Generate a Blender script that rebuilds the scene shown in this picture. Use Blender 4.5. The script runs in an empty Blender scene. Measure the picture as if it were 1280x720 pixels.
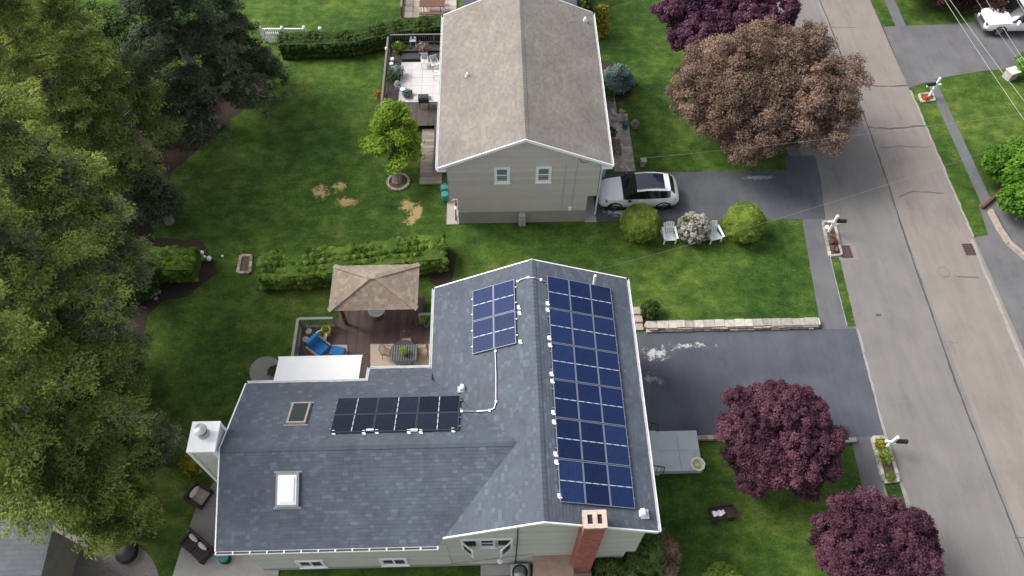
import bpy, math, random
import numpy as np
from mathutils import Vector, Matrix
R = math.radians
sc = bpy.context.scene
# ------------------------------------------------------------------ camera
F, H = 950.0, 35.0
TH, YAW = math.atan(F/1470), R(1.36)
cd = bpy.data.cameras.new("camera"); cam = bpy.data.objects.new("camera", cd)
sc.collection.objects.link(cam); sc.camera = cam
cd.sensor_width = 36; cd.lens = 36*F/1280; cd.clip_start = .5; cd.clip_end = 2000
cam.location = (0, 0, H); cam.rotation_euler = (TH, 0, -YAW)
# ------------------------------------------------------------------ light
SUN_EL, SUN_AZ = 44.0, 288.0          # azimuth clockwise from north (+Y)
w = bpy.data.worlds.new("World"); sc.world = w; w.use_nodes = True
nt = w.node_tree; bg = nt.nodes["Background"]
sky = nt.nodes.new("ShaderNodeTexSky"); sky.sky_type = 'NISHITA'; sky.sun_disc = False
sky.sun_elevation = R(SUN_EL); sky.sun_rotation = R(SUN_AZ)
sky.air_density = 1.0; sky.dust_density = 4.0; sky.ozone_density = .6
hs = nt.nodes.new("ShaderNodeHueSaturation"); hs.inputs["Saturation"].default_value = .35   # thin overcast: whitish sky
nt.links.new(sky.outputs[0], hs.inputs["Color"]); nt.links.new(hs.outputs[0], bg.inputs[0]); bg.inputs[1].default_value = .15
sl = bpy.data.lights.new("sun", 'SUN'); sl.energy = 2.1; sl.angle = R(26); sl.color = (1, .96, .9)
so = bpy.data.objects.new("sun", sl); sc.collection.objects.link(so)
_d = Vector((math.sin(R(SUN_AZ))*math.cos(R(SUN_EL)), math.cos(R(SUN_AZ))*math.cos(R(SUN_EL)), math.sin(R(SUN_EL))))
so.rotation_euler = _d.to_track_quat('Z', 'Y').to_euler(); so.location = (-30, 20, 60)
sc.view_settings.view_transform = 'Standard'; sc.view_settings.look = 'None'
sc.view_settings.exposure = 0.62; sc.view_settings.gamma = 1.0
sc.cycles.max_bounces = 6; sc.cycles.diffuse_bounces = 3; sc.cycles.use_denoising = True

# ------------------------------------------------------------------ helpers
_M = Matrix.Rotation(-YAW, 3, 'Z') @ Matrix.Rotation(TH, 3, 'X')
def at(px, py, z=0.0):
    """where a surveyed photo point lies at real height z"""
    d = _M @ Vector(((px-640)/F, (360-py)/F, -1)); t = (H-z)/-d.z
    return Vector((d.x*t, d.y*t, z))
rng = np.random.default_rng(7); random.seed(7)
U = random.uniform

def worldloc(p):
    v = Vector((0, 0, 0))
    while p: v += Vector(p.location); p = p.parent
    return v
def link(o, parent=None):
    sc.collection.objects.link(o)
    if parent: o.parent = parent
    return o
def tag(o, label=None, cat=None, group=None, kind=None):
    if label: o["label"] = label
    if cat: o["category"] = cat
    if group: o["group"] = group
    if kind: o["kind"] = kind
    return o
def thing(name, label, cat, loc=(0, 0, 0), rz=0, group=None):
    o = bpy.data.objects.new(name, None); o.empty_display_size = .2
    link(o); o.location = loc; o.rotation_euler = (0, 0, rz)
    return tag(o, label, cat, group)
def copy_tree(o, loc=None, rz=None, label=None, parent=None, group=None):
    c = o.copy(); sc.collection.objects.link(c)
    if parent: c.parent = parent
    if loc is not None: c.location = loc
    if rz is not None: c.rotation_euler = (0, 0, rz)
    if label: c["label"] = label
    if group: c["group"] = group
    for ch in list(o.children): copy_tree(ch, parent=c)
    return c

class MB:
    """collects polygons; build() links them as ONE mesh object"""
    def __init__(s): s.v = []; s.f = []; s.a = []; s.m = []
    def add(s, vs, fs, a=0.5, m=0):
        n = len(s.v); s.v += [tuple(x) for x in vs]
        for f in fs: s.f.append(tuple(i+n for i in f)); s.a.append(a); s.m.append(m)
        return s
    def box(s, x0, y0, z0, x1, y1, z1, a=.5, m=0, rz=0, c=None):
        vs = [(x0,y0,z0),(x1,y0,z0),(x1,y1,z0),(x0,y1,z0),(x0,y0,z1),(x1,y0,z1),(x1,y1,z1),(x0,y1,z1)]
        if rz:
            cx, cy = c if c else ((x0+x1)/2, (y0+y1)/2); C, S = math.cos(rz), math.sin(rz)
            vs = [(cx+(x-cx)*C-(y-cy)*S, cy+(x-cx)*S+(y-cy)*C, z) for x, y, z in vs]
        return s.add(vs, [(0,3,2,1),(4,5,6,7),(0,1,5,4),(1,2,6,5),(2,3,7,6),(3,0,4,7)], a, m)
    def prism(s, poly, dv, a=.5, m=0):
        n = len(poly); dv = Vector(dv); P = [Vector(p) for p in poly]
        nrm = sum(((P[i]-P[0]).cross(P[(i+1) % n]-P[0]) for i in range(1, n-1)), Vector())
        if nrm.dot(dv) < 0: P = P[::-1]
        Q = [p+dv for p in P]
        return s.add(P+Q, [tuple(range(n))[::-1], tuple(range(n, 2*n))]+[(i, (i+1) % n, n+(i+1) % n, n+i) for i in range(n)], a, m)
    def bar(s, p, q, w, h=None, up=(0, 0, 1), a=.5, m=0):
        p, q = Vector(p), Vector(q); h = h or w; d = (q-p).normalized(); up = Vector(up)
        if abs(d.dot(up)) > .98: up = Vector((0, 1, 0))
        x = d.cross(up).normalized()*w/2; y = x.cross(d).normalized()*h/2
        vs = [p-x-y, p+x-y, p+x+y, p-x+y, q-x-y, q+x-y, q+x+y, q-x+y]
        return s.add(vs, [(0,1,2,3),(7,6,5,4),(4,5,1,0),(5,6,2,1),(6,7,3,2),(7,4,0,3)], a, m)
    def tube(s, pts, r, n=8, a=.5, m=0, cap=True):
        pts = [Vector(p) for p in pts]; k = len(pts)
        rs = r if isinstance(r, (list, tuple)) else [r]*k
        vs = []; ref = None
        for i, p in enumerate(pts):
            d = (pts[min(i+1, k-1)]-pts[max(i-1, 0)]).normalized()
            if ref is None: ref = Vector((0, 0, 1)) if abs(d.z) < .9 else Vector((1, 0, 0))
            x = d.cross(ref).normalized(); y = x.cross(d).normalized(); ref = y if abs(d.dot(y)) < .9 else ref
            for j in range(n):
                t = 2*math.pi*j/n; vs.append(p+(x*math.cos(t)+y*math.sin(t))*rs[i])
        fs = [(i*n+j, i*n+(j+1) % n, (i+1)*n+(j+1) % n, (i+1)*n+j) for i in range(k-1) for j in range(n)]
        if cap: fs += [tuple(range(n)), tuple(range((k-1)*n, k*n))[::-1]]
        return s.add(vs, fs, a, m)
    def lathe(s, prof, c=(0, 0, 0), n=20, axis='z', a=.5, m=0):
        vs = []
        for r_, h in prof:
            for j in range(n):
                t = 2*math.pi*j/n; x, y = r_*math.cos(t), r_*math.sin(t)
                vs.append((c[0]+x, c[1]+y, c[2]+h) if axis == 'z' else ((c[0]+x, c[1]+h, c[2]+y) if axis == 'y' else (c[0]+h, c[1]+x, c[2]+y)))
        k = len(prof)
        fs = [(i*n+j, i*n+(j+1) % n, (i+1)*n+(j+1) % n, (i+1)*n+j) for i in range(k-1) for j in range(n)]
        fs += [tuple(range(n))[::-1], tuple(range((k-1)*n, k*n))]
        if axis == 'y': fs = [f[::-1] for f in fs]
        return s.add(vs, fs, a, m)
    def blob(s, c, r, seed=0, amp=.15, n=10, a=.5, m=0):
        c = Vector(c); r = Vector(r) if not isinstance(r, (int, float)) else Vector((r, r, r)); vs = []; rd = random.Random(seed)
        ph = [rd.uniform(0, 6) for _ in range(6)]
        for i in range(n+1):
            th = math.pi*i/n
            for j in range(n+4):
                t = 2*math.pi*j/(n+4)
                k = 1+amp*(math.sin(3*t+ph[0])*math.sin(th)+math.sin(2*th+ph[1]+t)*.6+math.sin(5*t+ph[2])*math.sin(2*th)*.4)
                vs.append((c.x+r.x*k*math.sin(th)*math.cos(t), c.y+r.y*k*math.sin(th)*math.sin(t), c.z+r.z*k*math.cos(th)))
        w_ = n+4
        return s.add(vs, [(i*w_+j, (i+1)*w_+j, (i+1)*w_+(j+1) % w_, i*w_+(j+1) % w_) for i in range(n) for j in range(w_)], a, m)
    def build(s, name, mats, parent=None, smooth=False, bevel=0, local=False, label=None, kind=None):
        me = bpy.data.meshes.new(name)
        off = Vector((0, 0, 0)) if (local or not parent) else worldloc(parent)
        me.from_pydata([tuple(Vector(v)-off) for v in s.v], [], s.f)
        for mm in (mats if isinstance(mats, (list, tuple)) else [mats]): me.materials.append(mm)
        me.polygons.foreach_set("material_index", s.m)
        at_ = me.attributes.new("v", 'FLOAT', 'FACE'); at_.data.foreach_set("value", s.a)
        me.validate(); me.update()
        if smooth: me.shade_smooth(); me.set_sharp_from_angle(angle=R(38))
        o = bpy.data.objects.new(name, me); link(o, parent)
        if bevel:
            b = o.modifiers.new("bevel", 'BEVEL'); b.width = bevel; b.segments = 2; b.limit_method = 'ANGLE'
        if label: o["label"] = label
        if kind: o["kind"] = kind
        return o

# ------------------------------------------------------------------ materials
def newmat(name):
    m = bpy.data.materials.new(name); m.use_nodes = True; n = m.node_tree.nodes; l = m.node_tree.links
    return m, n, l, n["Principled BSDF"]
def pos(n, l, sc_=1.0, obj=False):
    if obj: g = n.new("ShaderNodeTexCoord").outputs["Object"]
    else: g = n.new("ShaderNodeNewGeometry").outputs["Position"]
    mp = n.new("ShaderNodeMapping"); l.new(g, mp.inputs[0])
    mp.inputs["Scale"].default_value = sc_ if isinstance(sc_, (tuple, list)) else (sc_,)*3
    return mp.outputs[0]
def noise(n, l, vec, scale, detail=4, rough=.6):
    t = n.new("ShaderNodeTexNoise"); t.inputs["Scale"].default_value = scale
    t.inputs["Detail"].default_value = detail; t.inputs["Roughness"].default_value = rough
    l.new(vec, t.inputs["Vector"]); return t.outputs["Fac"]
def ramp(n, l, fac, stops):
    r_ = n.new("ShaderNodeValToRGB"); e = r_.color_ramp.elements
    while len(e) < len(stops): e.new(.5)
    for i, (p_, c) in enumerate(stops):
        e[i].position = p_; e[i].color = tuple(c)+(1,) if not isinstance(c, (int, float)) else (c, c, c, 1)
    l.new(fac, r_.inputs[0]); return r_.outputs[0]
def mix(n, l, fac, a, b, mode='MIX'):
    x = n.new("ShaderNodeMix"); x.data_type = 'RGBA'; x.blend_type = mode
    for s_, v in ((0, fac), (6, a), (7, b)):
        if hasattr(v, "links") or hasattr(v, "is_linked"): l.new(v, x.inputs[s_])
        elif s_ == 0: x.inputs[0].default_value = v
        else: x.inputs[s_].default_value = tuple(v)+(1,) if len(v) == 3 else v
    return x.outputs[2]
def math_(n, l, op, a, b=0.0, clamp=False):
    x = n.new("ShaderNodeMath"); x.operation = op; x.use_clamp = clamp
    for i, v in enumerate((a, b)):
        if isinstance(v, (int, float)): x.inputs[i].default_value = v
        else: l.new(v, x.inputs[i])
    return x.outputs[0]
def bump(n, l, bs, h, st=.3, dist=.02):
    b = n.new("ShaderNodeBump"); b.inputs["Strength"].default_value = st; b.inputs["Distance"].default_value = dist
    l.new(h, b.inputs["Height"]); l.new(b.outputs[0], bs.inputs["Normal"])
def attr(n): a = n.new("ShaderNodeAttribute"); a.attribute_name = "v"; return a.outputs["Fac"]
def col(c): return c if isinstance(c, (tuple, list)) else (c, c, c)
def sc3(c, k): return tuple(min(1, max(0, x*k)) for x in c)

def basic(name, c, rough=.6, var=.22, scale=5, metal=0, bmp=.15, fine=60, useattr=0):
    m, n, l, b = newmat(name); c = col(c); p = pos(n, l)
    a_ = noise(n, l, p, scale, 5); f_ = noise(n, l, p, fine, 2)
    x = mix(n, l, ramp(n, l, a_, [(.3, 0), (.7, 1)]), sc3(c, 1-var), sc3(c, 1+var))
    x = mix(n, l, ramp(n, l, f_, [(.35, 0), (.65, 1)]), x, mix(n, l, .7, x, sc3(c, 1+var*.6)))
    if useattr: x = mix(n, l, attr(n), mix(n, l, 1.0, x, (1-useattr,)*3, 'MULTIPLY'), mix(n, l, 1.0, x, (1+useattr,)*3, 'MULTIPLY'))
    l.new(x, b.inputs["Base Color"]); b.inputs["Roughness"].default_value = rough; b.inputs["Metallic"].default_value = metal
    if bmp: bump(n, l, b, f_, bmp, .01)
    return m
def gloss(name, c, rough=.08, metal=0, coat=0, spec=.5):
    m, n, l, b = newmat(name); p = pos(n, l)
    f = noise(n, l, p, 3, 3)
    l.new(mix(n, l, f, sc3(col(c), .85), sc3(col(c), 1.12)), b.inputs["Base Color"])
    l.new(math_(n, l, 'ADD', math_(n, l, 'MULTIPLY', f, .1), rough), b.inputs["Roughness"])
    b.inputs["Metallic"].default_value = metal
    b.inputs["Coat Weight"].default_value = coat; b.inputs["Specular IOR Level"].default_value = spec
    return m
def leafmat(name, cs, trans=.25, patch=.5):
    """cs: dark, mid, light"""
    m, n, l, b = newmat(name); p = pos(n, l)
    f = math_(n, l, 'ADD', math_(n, l, 'MULTIPLY', attr(n), .75), math_(n, l, 'MULTIPLY', math_(n, l, 'SUBTRACT', noise(n, l, p, patch, 3), .5), .9))
    x = ramp(n, l, f, [(.08, cs[0]), (.42, cs[1]), (.85, cs[2])])
    l.new(x, b.inputs["Base Color"]); b.inputs["Roughness"].default_value = .7; b.inputs["Specular IOR Level"].default_value = .08
    tr = n.new("ShaderNodeBsdfTranslucent"); l.new(x, tr.inputs[0]); ms = n.new("ShaderNodeMixShader"); ms.inputs[0].default_value = trans
    l.new(b.outputs[0], ms.inputs[1]); l.new(tr.outputs[0], ms.inputs[2]); l.new(ms.outputs[0], n["Material Output"].inputs[0])
    return m
def blend_stains(n, l, p, x, stains, soft):
    sx = n.new("ShaderNodeSeparateXYZ"); l.new(p, sx.inputs[0]); nn = noise(n, l, p, 3.2, 8, .78)
    for (cx, cy, rx, ry, scol, thr) in stains:
        dx = math_(n, l, 'DIVIDE', math_(n, l, 'SUBTRACT', sx.outputs[0], cx), rx); dy = math_(n, l, 'DIVIDE', math_(n, l, 'SUBTRACT', sx.outputs[1], cy), ry)
        d = math_(n, l, 'SQRT', math_(n, l, 'ADD', math_(n, l, 'MULTIPLY', dx, dx), math_(n, l, 'MULTIPLY', dy, dy)))
        k = math_(n, l, 'SUBTRACT', math_(n, l, 'ADD', math_(n, l, 'MULTIPLY', math_(n, l, 'SUBTRACT', nn, .5), 5.5), 1+thr), d)
        x = mix(n, l, ramp(n, l, k, [(.0, 0), (soft, 1)]), x, scol)
    return x
def grassmat():
    m, n, l, b = newmat("lawn_grass"); p = pos(n, l)
    big = noise(n, l, p, .16, 4, .55); mid = noise(n, l, p, .9, 6, .65); fine = noise(n, l, p, 9, 5, .75); vf = noise(n, l, p, 40, 3, .8)
    stripe = noise(n, l, pos(n, l, (.5, .9, 1)), 2.3, 6, .7)
    f = math_(n, l, 'ADD', math_(n, l, 'MULTIPLY', big, .35), math_(n, l, 'ADD', math_(n, l, 'MULTIPLY', mid, .35), math_(n, l, 'MULTIPLY', stripe, .3)))
    c = ramp(n, l, f, [(.36, (.020, .058, .012)), (.46, (.052, .112, .020)), (.54, (.102, .176, .032)), (.63, (.22, .26, .065))])
    c = mix(n, l, ramp(n, l, fine, [(.3, 0), (.7, 1)]), mix(n, l, 1.0, c, (.55, .58, .5), 'MULTIPLY'), mix(n, l, 1.0, c, (1.4, 1.35, 1.3), 'MULTIPLY'))
    c = mix(n, l, ramp(n, l, vf, [(.35, 0), (.68, 1)]), mix(n, l, 1.0, c, (.7, .72, .65), 'MULTIPLY'), c)
    cl = noise(n, l, p, 3.3, 6, .75)      # clover and thin spots
    c = mix(n, l, math_(n, l, 'MULTIPLY', ramp(n, l, cl, [(.56, 0), (.70, 1)]), .45), c, (.20, .22, .06))
    c = mix(n, l, math_(n, l, 'MULTIPLY', ramp(n, l, cl, [(.30, 1), (.42, 0)]), .5), c, (.022, .055, .014))
    S = []
    for px, py, rx, ry, th_ in ((401, 240, .50, .55, -.05), (424, 233, .40, .42, -.05), (433, 252, .60, .36, .05), (509, 257, .42, .42, .1), (521, 265, .36, .55, .1), (514, 275, .36, .36, .05), (316, 365, .42, .26, -.35)):
        q = at(px, py); S.append((q.x, q.y, rx, ry, (.44, .33, .15) if px > 330 else (.14, .12, .06), th_))
    c = blend_stains(n, l, p, c, S, .5)
    l.new(c, b.inputs["Base Color"]); b.inputs["Roughness"].default_value = .85; b.inputs["Specular IOR Level"].default_value = .13
    bump(n, l, b, math_(n, l, 'ADD', fine, vf), .9, .05)
    return m
def asphalt(name, c1, c2, grit=.25, stains=None):
    m, n, l, b = newmat(name); p = pos(n, l)
    a_ = noise(n, l, p, .5, 5, .6); f_ = noise(n, l, p, 70, 2, .9); g_ = noise(n, l, pos(n, l, (.8, .12, 1)), 2.5, 4, .6)
    x = mix(n, l, ramp(n, l, a_, [(.3, 0), (.7, 1)]), c1, c2)
    x = mix(n, l, math_(n, l, 'MULTIPLY', ramp(n, l, g_, [(.4, 0), (.75, 1)]), .35), x, sc3(c2, 1.25))
    x = mix(n, l, ramp(n, l, f_, [(.3, 0), (.7, 1)]), mix(n, l, 1.0, x, (1-grit,)*3, 'MULTIPLY'), mix(n, l, 1.0, x, (1+grit,)*3, 'MULTIPLY'))
    w_ = noise(n, l, pos(n, l, (1.4, .35, 1)), .9, 7, .7)
    x = mix(n, l, math_(n, l, 'MULTIPLY', ramp(n, l, w_, [(.54, 0), (.66, 1)]), .35), x, mix(n, l, 1., x, (.62, .62, .64), 'MULTIPLY'))
    sp = noise(n, l, p, 5.5, 5, .8); x = mix(n, l, math_(n, l, 'MULTIPLY', ramp(n, l, sp, [(.66, 0), (.72, 1)]), .5), x, sc3(c2, 1.5))
    x = mix(n, l, math_(n, l, 'MULTIPLY', ramp(n, l, sp, [(.28, 1), (.34, 0)]), .6), x, sc3(c1, .5))
    if stains: x = blend_stains(n, l, p, x, stains, .45)
    l.new(x, b.inputs["Base Color"]); b.inputs["Roughness"].default_value = .88; b.inputs["Specular IOR Level"].default_value = .3
    bump(n, l, b, f_, .35, .01)
    return m
def shinglemat(name, stops, patch):
    m, n, l, b = newmat(name); p = pos(n, l)
    x = ramp(n, l, attr(n), stops)
    st_ = noise(n, l, pos(n, l, (1.2, .35, 1)), 1.6, 6, .7); x = mix(n, l, ramp(n, l, st_, [(.35, 0), (.7, 1)]), mix(n, l, 1.0, x, (.90,)*3, 'MULTIPLY'), mix(n, l, 1.0, x, (1.10, 1.09, 1.07), 'MULTIPLY'))
    x = mix(n, l, ramp(n, l, noise(n, l, p, patch, 5), [(.3, 0), (.75, 1)]), mix(n, l, 1.0, x, (.82,)*3, 'MULTIPLY'), mix(n, l, 1.0, x, (1.15,)*3, 'MULTIPLY'))
    f_ = noise(n, l, p, 55, 3, .9)
    x = mix(n, l, ramp(n, l, f_, [(.3, 0), (.7, 1)]), mix(n, l, 1.0, x, (.75,)*3, 'MULTIPLY'), mix(n, l, 1.0, x, (1.25,)*3, 'MULTIPLY'))
    l.new(x, b.inputs["Base Color"]); b.inputs["Roughness"].default_value = .85; bump(n, l, b, f_, .4, .008)
    return m

M = {}
M['grass'] = grassmat()
M['road_l'] = asphalt('old_asphalt_grey', (.160, .152, .146), (.196, .186, .178), .2)
M['road_r'] = asphalt('old_asphalt_tan', (.192, .172, .154), (.236, .212, .190), .2)
WH = (.50, .49, .48)
M['drive'] = asphalt('driveway_asphalt', (.060, .066, .084), (.092, .100, .120), .25,
    [(7.9, 18.35, .75, .42, WH, -.2), (9.7, 18.8, 1.9, .32, WH, -.6), (7.5, 16.9, .8, .4, (.30, .30, .31), -.5)])
M['drive_n'] = asphalt('neighbour_driveway_asphalt', (.070, .073, .086), (.105, .110, .122), .25,
    [(6.8, 27.75, .8, .3, (.6, .6, .6), -.15), (15.7, 30.2, .9, .16, (.26, .27, .29), .1)])
M['walk'] = asphalt('sidewalk_asphalt', (.10, .102, .112), (.14, .142, .15), .2)
M['drive_r'] = asphalt('cross_driveway_asphalt', (.10, .10, .108), (.15, .148, .155), .2)
M['seam'] = basic('crack_sealant', .065, .7)
M['edge'] = basic('worn_road_edge', (.27, .255, .24), .9, .3, 3)
M['stone'] = basic('pale_stone', (.36, .335, .30), .85, .4, 5, bmp=.5, useattr=.35)
M['stone_d'] = basic('weathered_stone', (.33, .27, .23), .9, .35, 5, bmp=.4, useattr=.35)
M['concrete'] = basic('concrete', (.36, .34, .31), .85, .18, 1.2)
M['concrete_d'] = basic('dark_concrete', (.25, .23, .205), .85, .2, 1.2)
M['porch'] = basic('grey_porch_slab', (.46, .49, .50), .7, .12, 1.5)
M['paver'] = basic('paver', (.36, .31, .27), .85, .2, 2, useattr=.25)
M['white'] = basic('white_paint', (.87, .88, .88), .45, .06, 3, bmp=.03)
M['whitefab'] = basic('white_awning_fabric', (.85, .85, .85), .8, .03, 3, bmp=.03)
M['siding'] = basic('sage_grey_siding', (.54, .53, .485), .6, .07, 1.5, bmp=.05, useattr=.07)
M['siding_n'] = basic('warm_grey_siding', (.52, .475, .445), .6, .06, 1.5, bmp=.05, useattr=.07)
M['found'] = basic('foundation', (.30, .30, .27), .9, .15, 2)
M['found_n'] = basic('foundation_grey', (.32, .30, .275), .9, .12, 2)
M['shin'] = shinglemat('slate_blue_shingles', [(0, (.066, .083, .108)), (.45, (.078, .097, .126)), (.8, (.088, .108, .138)), (1, (.112, .134, .163))], .7)
M['shin_n'] = shinglemat('weathered_tan_shingles', [(0, (.192, .172, .154)), (.5, (.215, .194, .175)), (1, (.242, .220, .200))], .5)
M['shin_p'] = shinglemat('pavilion_tan_shingles', [(0, (.25, .195, .15)), (.5, (.32, .255, .20)), (1, (.40, .33, .26))], .8)
M['glass'] = gloss('window_glass', (.05, .06, .07), .04, spec=.8)
M['glassg'] = gloss('skylight_glass', (.02, .035, .03), .06, spec=.25)
M['acrylic'] = basic('white_skylight_dome', (.86, .87, .88), .3, .02, 2, bmp=0)
M['glassb'] = gloss('blue_grey_window_glass', (.16, .20, .25), .06, spec=.8)
M['alum'] = gloss('aluminium', (.45, .46, .48), .35, .8)
M['galv'] = basic('grey_metal', (.42, .43, .45), .5, .1, 4)
M['lead'] = basic('lead_flashing', (.24, .25, .26), .6, .2, 5)
M['dark'] = basic('dark_metal', (.03, .03, .033), .5)
M['black'] = basic('black_plastic', (.012, .012, .013), .5)
M['rubber'] = basic('rubber', (.02, .02, .02), .8)
M['brick'] = basic('red_painted_brick', (.37, .125, .105), .8, .2, 3, bmp=.3, useattr=.25)
M['mortar'] = basic('mortar', (.36, .17, .14), .9)
M['capst'] = basic('chimney_cap', (.46, .36, .30), .85, .3, 6)
M['deck'] = basic('brown_deck_boards', (.085, .052, .042), .6, .25, 2, useattr=.3)
M['deckn'] = basic('dark_terrace_boards', (.06, .045, .042), .7, .3, 3, useattr=.3)
M['rail'] = basic('grey_green_rail', (.27, .28, .25), .7, .15, 3)
M['railn'] = basic('weathered_dark_rail', (.16, .14, .14), .8, .2, 3)
M['wood'] = basic('brown_wood', (.13, .06, .04), .7, .3, 4)
M['greywood'] = basic('weathered_wood', (.24, .21, .18), .85, .25, 3, useattr=.25)
M['tin'] = basic('rusty_brown_sheet', (.30, .21, .155), .75, .35, 2.5)
M['rug'] = basic('beige_rug', (.55, .45, .35), .95, .1, 6)
M['blue'] = basic('bright_blue_fabric', (.02, .18, .45), .9, .2, 8)
M['yellow'] = basic('yellow_plastic', (.62, .58, .08), .6, .15, 8)
M['teal'] = basic('teal_plastic', (.03, .22, .21), .5, .15, 5)
M['wicker'] = basic('dark_wicker', (.045, .030, .026), .8, .3, 30, bmp=.5)
M['cush'] = basic('tan_cushion', (.34, .28, .235), .95, .12, 8)
M['tile'] = basic('pale_terrace_tile', (.50, .485, .48), .8, .1, 2)
M['cream'] = basic('cream_cushion', (.62, .58, .53), .95, .08, 8)
M['mulch'] = basic('red_brown_mulch', (.034, .021, .016), 1.0, .5, 9, bmp=.4, fine=30)
M['soil'] = basic('planter_soil', (.10, .07, .045), .95, .4, 9, bmp=.6)
M['sand'] = basic('bare_sandy_soil', (.34, .27, .16), .95, .35, 5, bmp=.4)
M['gravel'] = basic('gravel', (.17, .155, .14), .95, .4, 12, bmp=.8, fine=25)
M['bark'] = basic('bark', (.13, .105, .085), .9, .3, 8, bmp=.6)
M['barkp'] = basic('pale_bark', (.25, .22, .19), .9, .3, 8, bmp=.5)
M['carp'] = gloss('white_car_paint', (.96, .96, .96), .4, coat=.1)
M['carg'] = gloss('tinted_car_glass', (.008, .009, .012), .02, spec=1)
M['sunroof'] = gloss('blue_black_sunroof', (.015, .02, .045), .04, spec=1)
M['red'] = gloss('red_lens', (.3, .01, .01), .2)
M['chrome'] = gloss('silver_rim', (.35, .35, .36), .25, .9)
M['orange'] = leafmat('orange_petals', ((.35, .04, .01), (.6, .10, .02), (.7, .2, .04)), .1)
M['whitefl'] = leafmat('white_petals', ((.24, .22, .19), (.42, .39, .35), (.60, .57, .53)), .15)
M['grate'] = basic('rusty_iron_grate', (.10, .055, .05), .7, .3, 9)
M['patch'] = basic('cast_concrete_surround', (.19, .185, .18), .9, .2, 4)
M['palebl'] = basic('pale_blue_siding', (.30, .38, .48), .6, .08, 2)
M['greyroof'] = basic('blue_grey_roofing', (.075, .085, .10), .8, .15, 1.5, useattr=.15)
M['wire'] = basic('grey_cable', (.30, .30, .30), .6)
# leaves
M['L_yel'] = leafmat('yellow_green_leaves', ((.056, .084, .026), (.225, .285, .070), (.560, .630, .170)), .45, .35)
M['L_mid'] = leafmat('mid_green_leaves', ((.050, .082, .026), (.190, .260, .066), (.480, .580, .160)), .4, .4)
M['L_dark'] = leafmat('dark_bluish_needles', ((.020, .034, .020), (.060, .088, .046), (.190, .240, .120)), .2, .5)
M['L_feath'] = leafmat('feathery_grey_green', ((.054, .074, .038), (.185, .225, .112), (.440, .500, .240)), .35, .5)
M['L_maple'] = leafmat('bronze_maple_leaves', ((.110, .078, .056), (.235, .158, .120), (.370, .262, .212)), .2, .3)
M['L_purp'] = leafmat('plum_purple_leaves', ((.038, .016, .026), (.105, .045, .066), (.200, .092, .125)), .15, .6)
M['L_purp2'] = leafmat('violet_leaves', ((.044, .017, .035), (.103, .044, .078), (.161, .074, .117)), .15, .6)
M['L_jm'] = leafmat('lime_leaves', ((.086, .159, .017), (.187, .302, .031), (.331, .460, .071)), .3, .8)
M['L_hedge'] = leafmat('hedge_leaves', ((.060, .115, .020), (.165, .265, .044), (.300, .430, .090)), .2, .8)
M['L_hedged'] = leafmat('shaded_hedge_leaves', ((.028, .052, .014), (.060, .104, .026), (.120, .180, .045)), .2, .8)  # darker copy of the hedge green with shade in its colour; dark shrubs share it
M['L_ball'] = leafmat('clipped_bush_leaves', ((.095, .150, .024), (.195, .275, .045), (.310, .395, .085)), .2, 1)
M['L_bright'] = leafmat('bright_shrub_leaves', ((.048, .132, .012), (.120, .264, .030), (.204, .396, .060)), .25, 1)
M['L_blue'] = leafmat('blue_spruce_needles', ((.07, .11, .105), (.16, .23, .21), (.28, .36, .34)), .1, 1)
M['L_gold'] = leafmat('golden_leaves', ((.12, .13, .01), (.28, .27, .03), (.42, .38, .06)), .2, 1)
M['L_rhodo'] = leafmat('shrub_leaves', ((.033, .068, .018), (.083, .135, .038), (.165, .225, .075)), .2, 1)
M['L_pink'] = leafmat('pinkish_tips', ((.12, .08, .05), (.22, .14, .10), (.33, .23, .17)), .2, 1)
M['L_redpl'] = leafmat('dark_red_shrub', ((.025, .012, .012), (.05, .025, .022), (.09, .05, .035)), .1, 1)

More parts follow.
